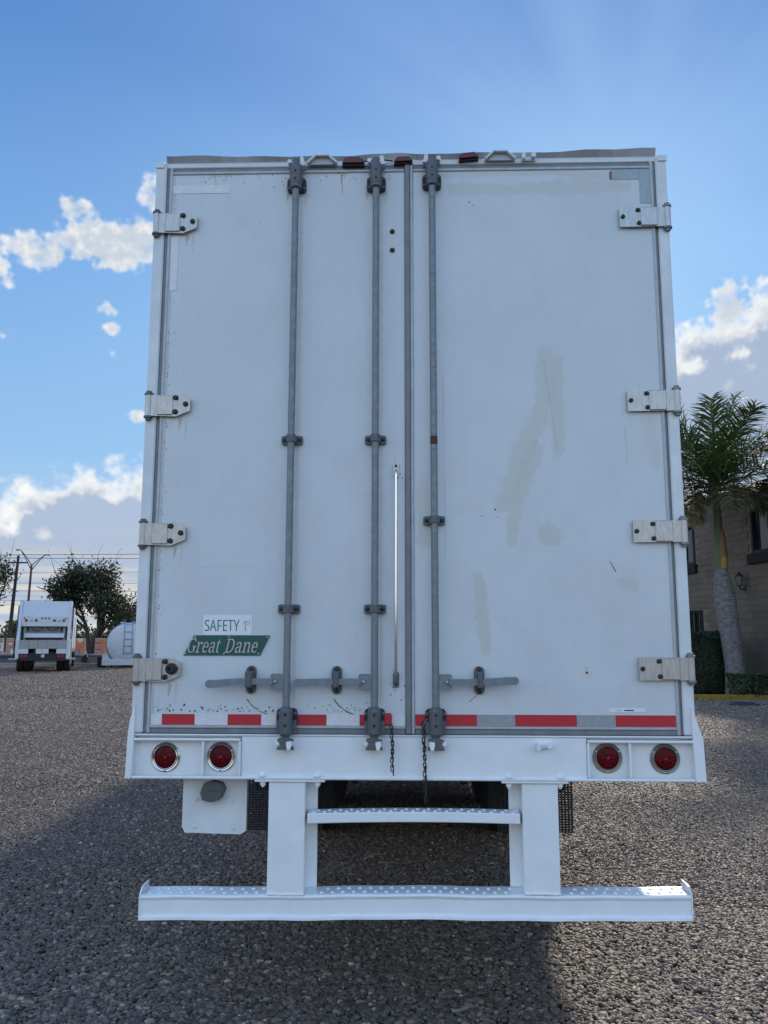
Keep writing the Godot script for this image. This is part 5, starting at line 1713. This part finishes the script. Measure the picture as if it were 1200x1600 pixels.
func build_palm() -> void:
	var t := thing("palm_tree", "royal palm with a swollen grey trunk in front of the brown building", "palm tree", Vector3(9.28, 0, -20.05))
	var tr := MB.new()
	var pts := []
	var rs := []
	var prof := [[0.0, 0.0, 0.32], [0.0, 0.4, 0.29], [-0.01, 0.8, 0.27], [-0.05, 1.3, 0.265], [-0.09, 1.8, 0.275], [-0.14, 2.3, 0.295], [-0.18, 2.7, 0.30], [-0.20, 3.0, 0.28], [-0.22, 3.3, 0.235], [-0.235, 3.6, 0.165]]
	for q in prof:
		pts.append(Vector3(q[0], q[1], 0)); rs.append(q[2])
	tr.tube(pts, rs, 20)
	var ring_tex := noise_tex(51, 0.012, 5, Color(0.62, 0.60, 0.59), Color(1, 1, 1), 512)
	var tm := mat(lin(0.27, 0.26, 0.26), 0.9, 0.0, ring_tex, 1.0)
	tm.uv1_scale = Vector3(0.9, 1.4, 0.9)
	put("trunk", tr, tm, t)
	for k in 8:
		var rg := MB.new()
		var y := 2.2 + k * 0.18
		var cx := lerpf(-0.13, -0.23, (y - 2.2) / 1.3)
		var rr := [0.293, 0.299, 0.302, 0.301, 0.290, 0.272, 0.243, 0.205][k] as float
		rg.lathe(Vector3(cx, y, 0), Vector3.UP, [Vector2(rr - 0.01, -0.02), Vector2(rr + 0.006, -0.006), Vector2(rr + 0.004, 0.006), Vector2(rr - 0.012, 0.02)], 20)
		put("leaf_scar", rg, tm, t)
	var cs := MB.new()
	cs.tint = Color(0.085, 0.12, 0.045)
	cs.tube([Vector3(-0.235, 3.6, 0), Vector3(-0.245, 3.9, 0), Vector3(-0.27, 4.7, 0), Vector3(-0.28, 5.6, 0), Vector3(-0.28, 6.3, 0)], [0.155, 0.165, 0.145, 0.12, 0.07], 14)
	put("crownshaft", cs, M.leaf, t)
	var sh := MB.new()
	sh.tint = Color(0.20, 0.095, 0.035)
	sh.tube([Vector3(-0.195, 3.61, 0.05), Vector3(-0.195, 4.0, 0.06), Vector3(-0.20, 4.6, 0.05), Vector3(-0.22, 5.15, 0.03)], [0.135, 0.145, 0.105, 0.03], 12)
	put("dry_sheath", sh, M.leaf, t)
	var yl := MB.new()
	yl.tint = Color(0.27, 0.19, 0.03)
	yl.tube([Vector3(-0.19, 3.615, 0.10), Vector3(-0.185, 3.9, 0.11), Vector3(-0.19, 4.25, 0.09)], [0.11, 0.115, 0.02], 10)
	put("yellow_sheath", yl, M.leaf, t)
	var r := RandomNumberGenerator.new()
	r.seed = 5
	var green := Color(0.062, 0.098, 0.026)
	var list := [[0.1, 1.35, 2.7, 0.3], [0.35, 0.85, 3.6, 0.45], [2.8, 0.95, 3.4, 0.45], [1.4, 0.95, 2.9, 0.6], [4.3, 1.05, 2.8, 0.6], [3.5, 0.75, 3.2, 0.6], [-0.25, 0.72, 3.7, 0.4], [5.8, 0.8, 3.2, 0.6], [2.3, 0.55, 3.0, 0.8], [3.1, 0.40, 3.0, 0.8], [0.2, 0.40, 3.4, 0.75], [1.0, 0.5, 2.8, 0.9], [4.8, 0.4, 2.7, 1.0], [2.9, 0.15, 2.5, 1.0], [0.0, 0.15, 2.9, 0.8], [1.7, 0.2, 2.1, 1.0], [2.5, -0.05, 1.9, 1.1], [0.6, 0.0, 2.0, 1.0], [3.3, 1.25, 2.9, 0.35], [1.9, 1.2, 2.8, 0.45], [5.9, 1.15, 3.2, 0.35]]
	for k in list.size():
		var q: Array = list[k]
		var tone := green
		if k == 16: tone = Color(0.12, 0.085, 0.04)
		elif k == 15: tone = Color(0.075, 0.075, 0.028)
		elif k == 6: tone = Color(0.10, 0.115, 0.03)
		var o := put("frond", frond(r, q[0], q[1], q[2], q[3], tone, 84), M.leaf, t)
		o.position = Vector3(-0.28, 6.15 - 0.25 * k / 18.0, 0)
	var sp := MB.new()
	sp.tint = Color(0.09, 0.12, 0.04)
	sp.tube([Vector3(-0.28, 6.2, 0), Vector3(-0.24, 7.4, 0), Vector3(-0.16, 8.7, 0)], [0.05, 0.045, 0.008], 8)
	put("spear_leaf", sp, M.leaf, t)

func build_right_background() -> void:
	build_house()
	build_palm()
	bush("clipped_hedge", "tall dark clipped hedge left of the palm trunk", "hedge", Vector3(8.55, 0.05, -21.0), Vector3(1.75, 1.78, 1.3), 9000, 0.035, Color(0.022, 0.042, 0.016), 61)
	bush("clipped_hedge", "low clipped hedge in front of the palm trunk behind the yellow kerb", "hedge", Vector3(10.9, 0.05, -19.6), Vector3(3.9, 0.62, 0.75), 9000, 0.035, Color(0.040, 0.065, 0.020), 62)
	bush("ground_plant", "small loose plant spilling over the yellow kerb by the palm", "plant", Vector3(9.02, 0.1, -19.2), Vector3(0.5, 0.45, 0.3), 300, 0.05, Color(0.05, 0.08, 0.03), 63)
	bush("ground_plant", "small loose plant over the yellow kerb, right of the other", "plant", Vector3(9.62, 0.1, -19.12), Vector3(0.5, 0.22, 0.25), 200, 0.045, Color(0.04, 0.07, 0.03), 64)
	var yk := mat(lin(0.42, 0.27, 0.02), 0.75, 0.0, M.bark.albedo_texture, 1.3)
	var kb := MB.new()
	for k in 9:
		var x := 6.9 + k * 0.9
		kb.box(Vector3(x + 0.004, 0, -19.20), Vector3(x + 0.896, 0.14, -19.02), 0.015)
	structure("yellow_kerb", kb, yk, "yellow painted kerb of the planting bed under the palm")
	var soil := mat(lin(0.05, 0.04, 0.03), 0.95, 0.0, M.bark.albedo_texture, 0.8)
	structure("planting_bed", sheet(6.9, 15.0, -19.2, -40.0, 0.03), soil, "dark soil bed along the building")
	var slab := MB.new()
	slab.prism(pv([8.55, 18.85, 9.6, 18.98, 14.0, 18.98, 14.0, 17.0, 10.4, 17.35, 9.3, 18.0]), 0.0, 0.02, Transform3D(Basis(Vector3(1, 0, 0), Vector3(0, 0, -1), Vector3(0, 1, 0)), Vector3(0, 0.004, 0)))
	structure("pavement", slab, mat(lin(0.30, 0.30, 0.29), 0.9, 0.0, M.bark.albedo_texture, 0.6), "pale concrete apron beside the yellow kerb")
	var cl := MB.new()
	var pts := []
	for k in 14:
		var a := TAU * k / 14.0
		var q := 1.0 + 0.3 * sin(a * 3.0 + 1.0)
		pts.append(Vector2(cos(a) * 0.42 * q, sin(a) * 0.28 * q))
	for k in 14:
		var a: Vector2 = pts[k]
		var b: Vector2 = pts[(k + 1) % 14]
		var nn := Vector3(a.x * 0.3, 1.0, a.y * 0.3).normalized()
		cl.tri(Vector3(0, 0.09, 0), Vector3(a.x * 0.5, 0.055 + 0.02 * sin(k * 2.0), a.y * 0.5), Vector3(b.x * 0.5, 0.055 + 0.02 * sin((k + 1) * 2.0), b.y * 0.5), nn, nn, nn)
		cl.quad(Vector3(a.x * 0.5, 0.055 + 0.02 * sin(k * 2.0), a.y * 0.5), Vector3(b.x * 0.5, 0.055 + 0.02 * sin((k + 1) * 2.0), b.y * 0.5), Vector3(b.x, 0.008, b.y), Vector3(a.x, 0.008, a.y), nn)
	var co := put("crumpled_cloth", cl, mat(lin(0.03, 0.04, 0.06), 0.9))
	co.position = Vector3(8.35, 0.0, -17.4)
	tag(co, "dark crumpled cloth lying on the gravel before the pale apron", "cloth")
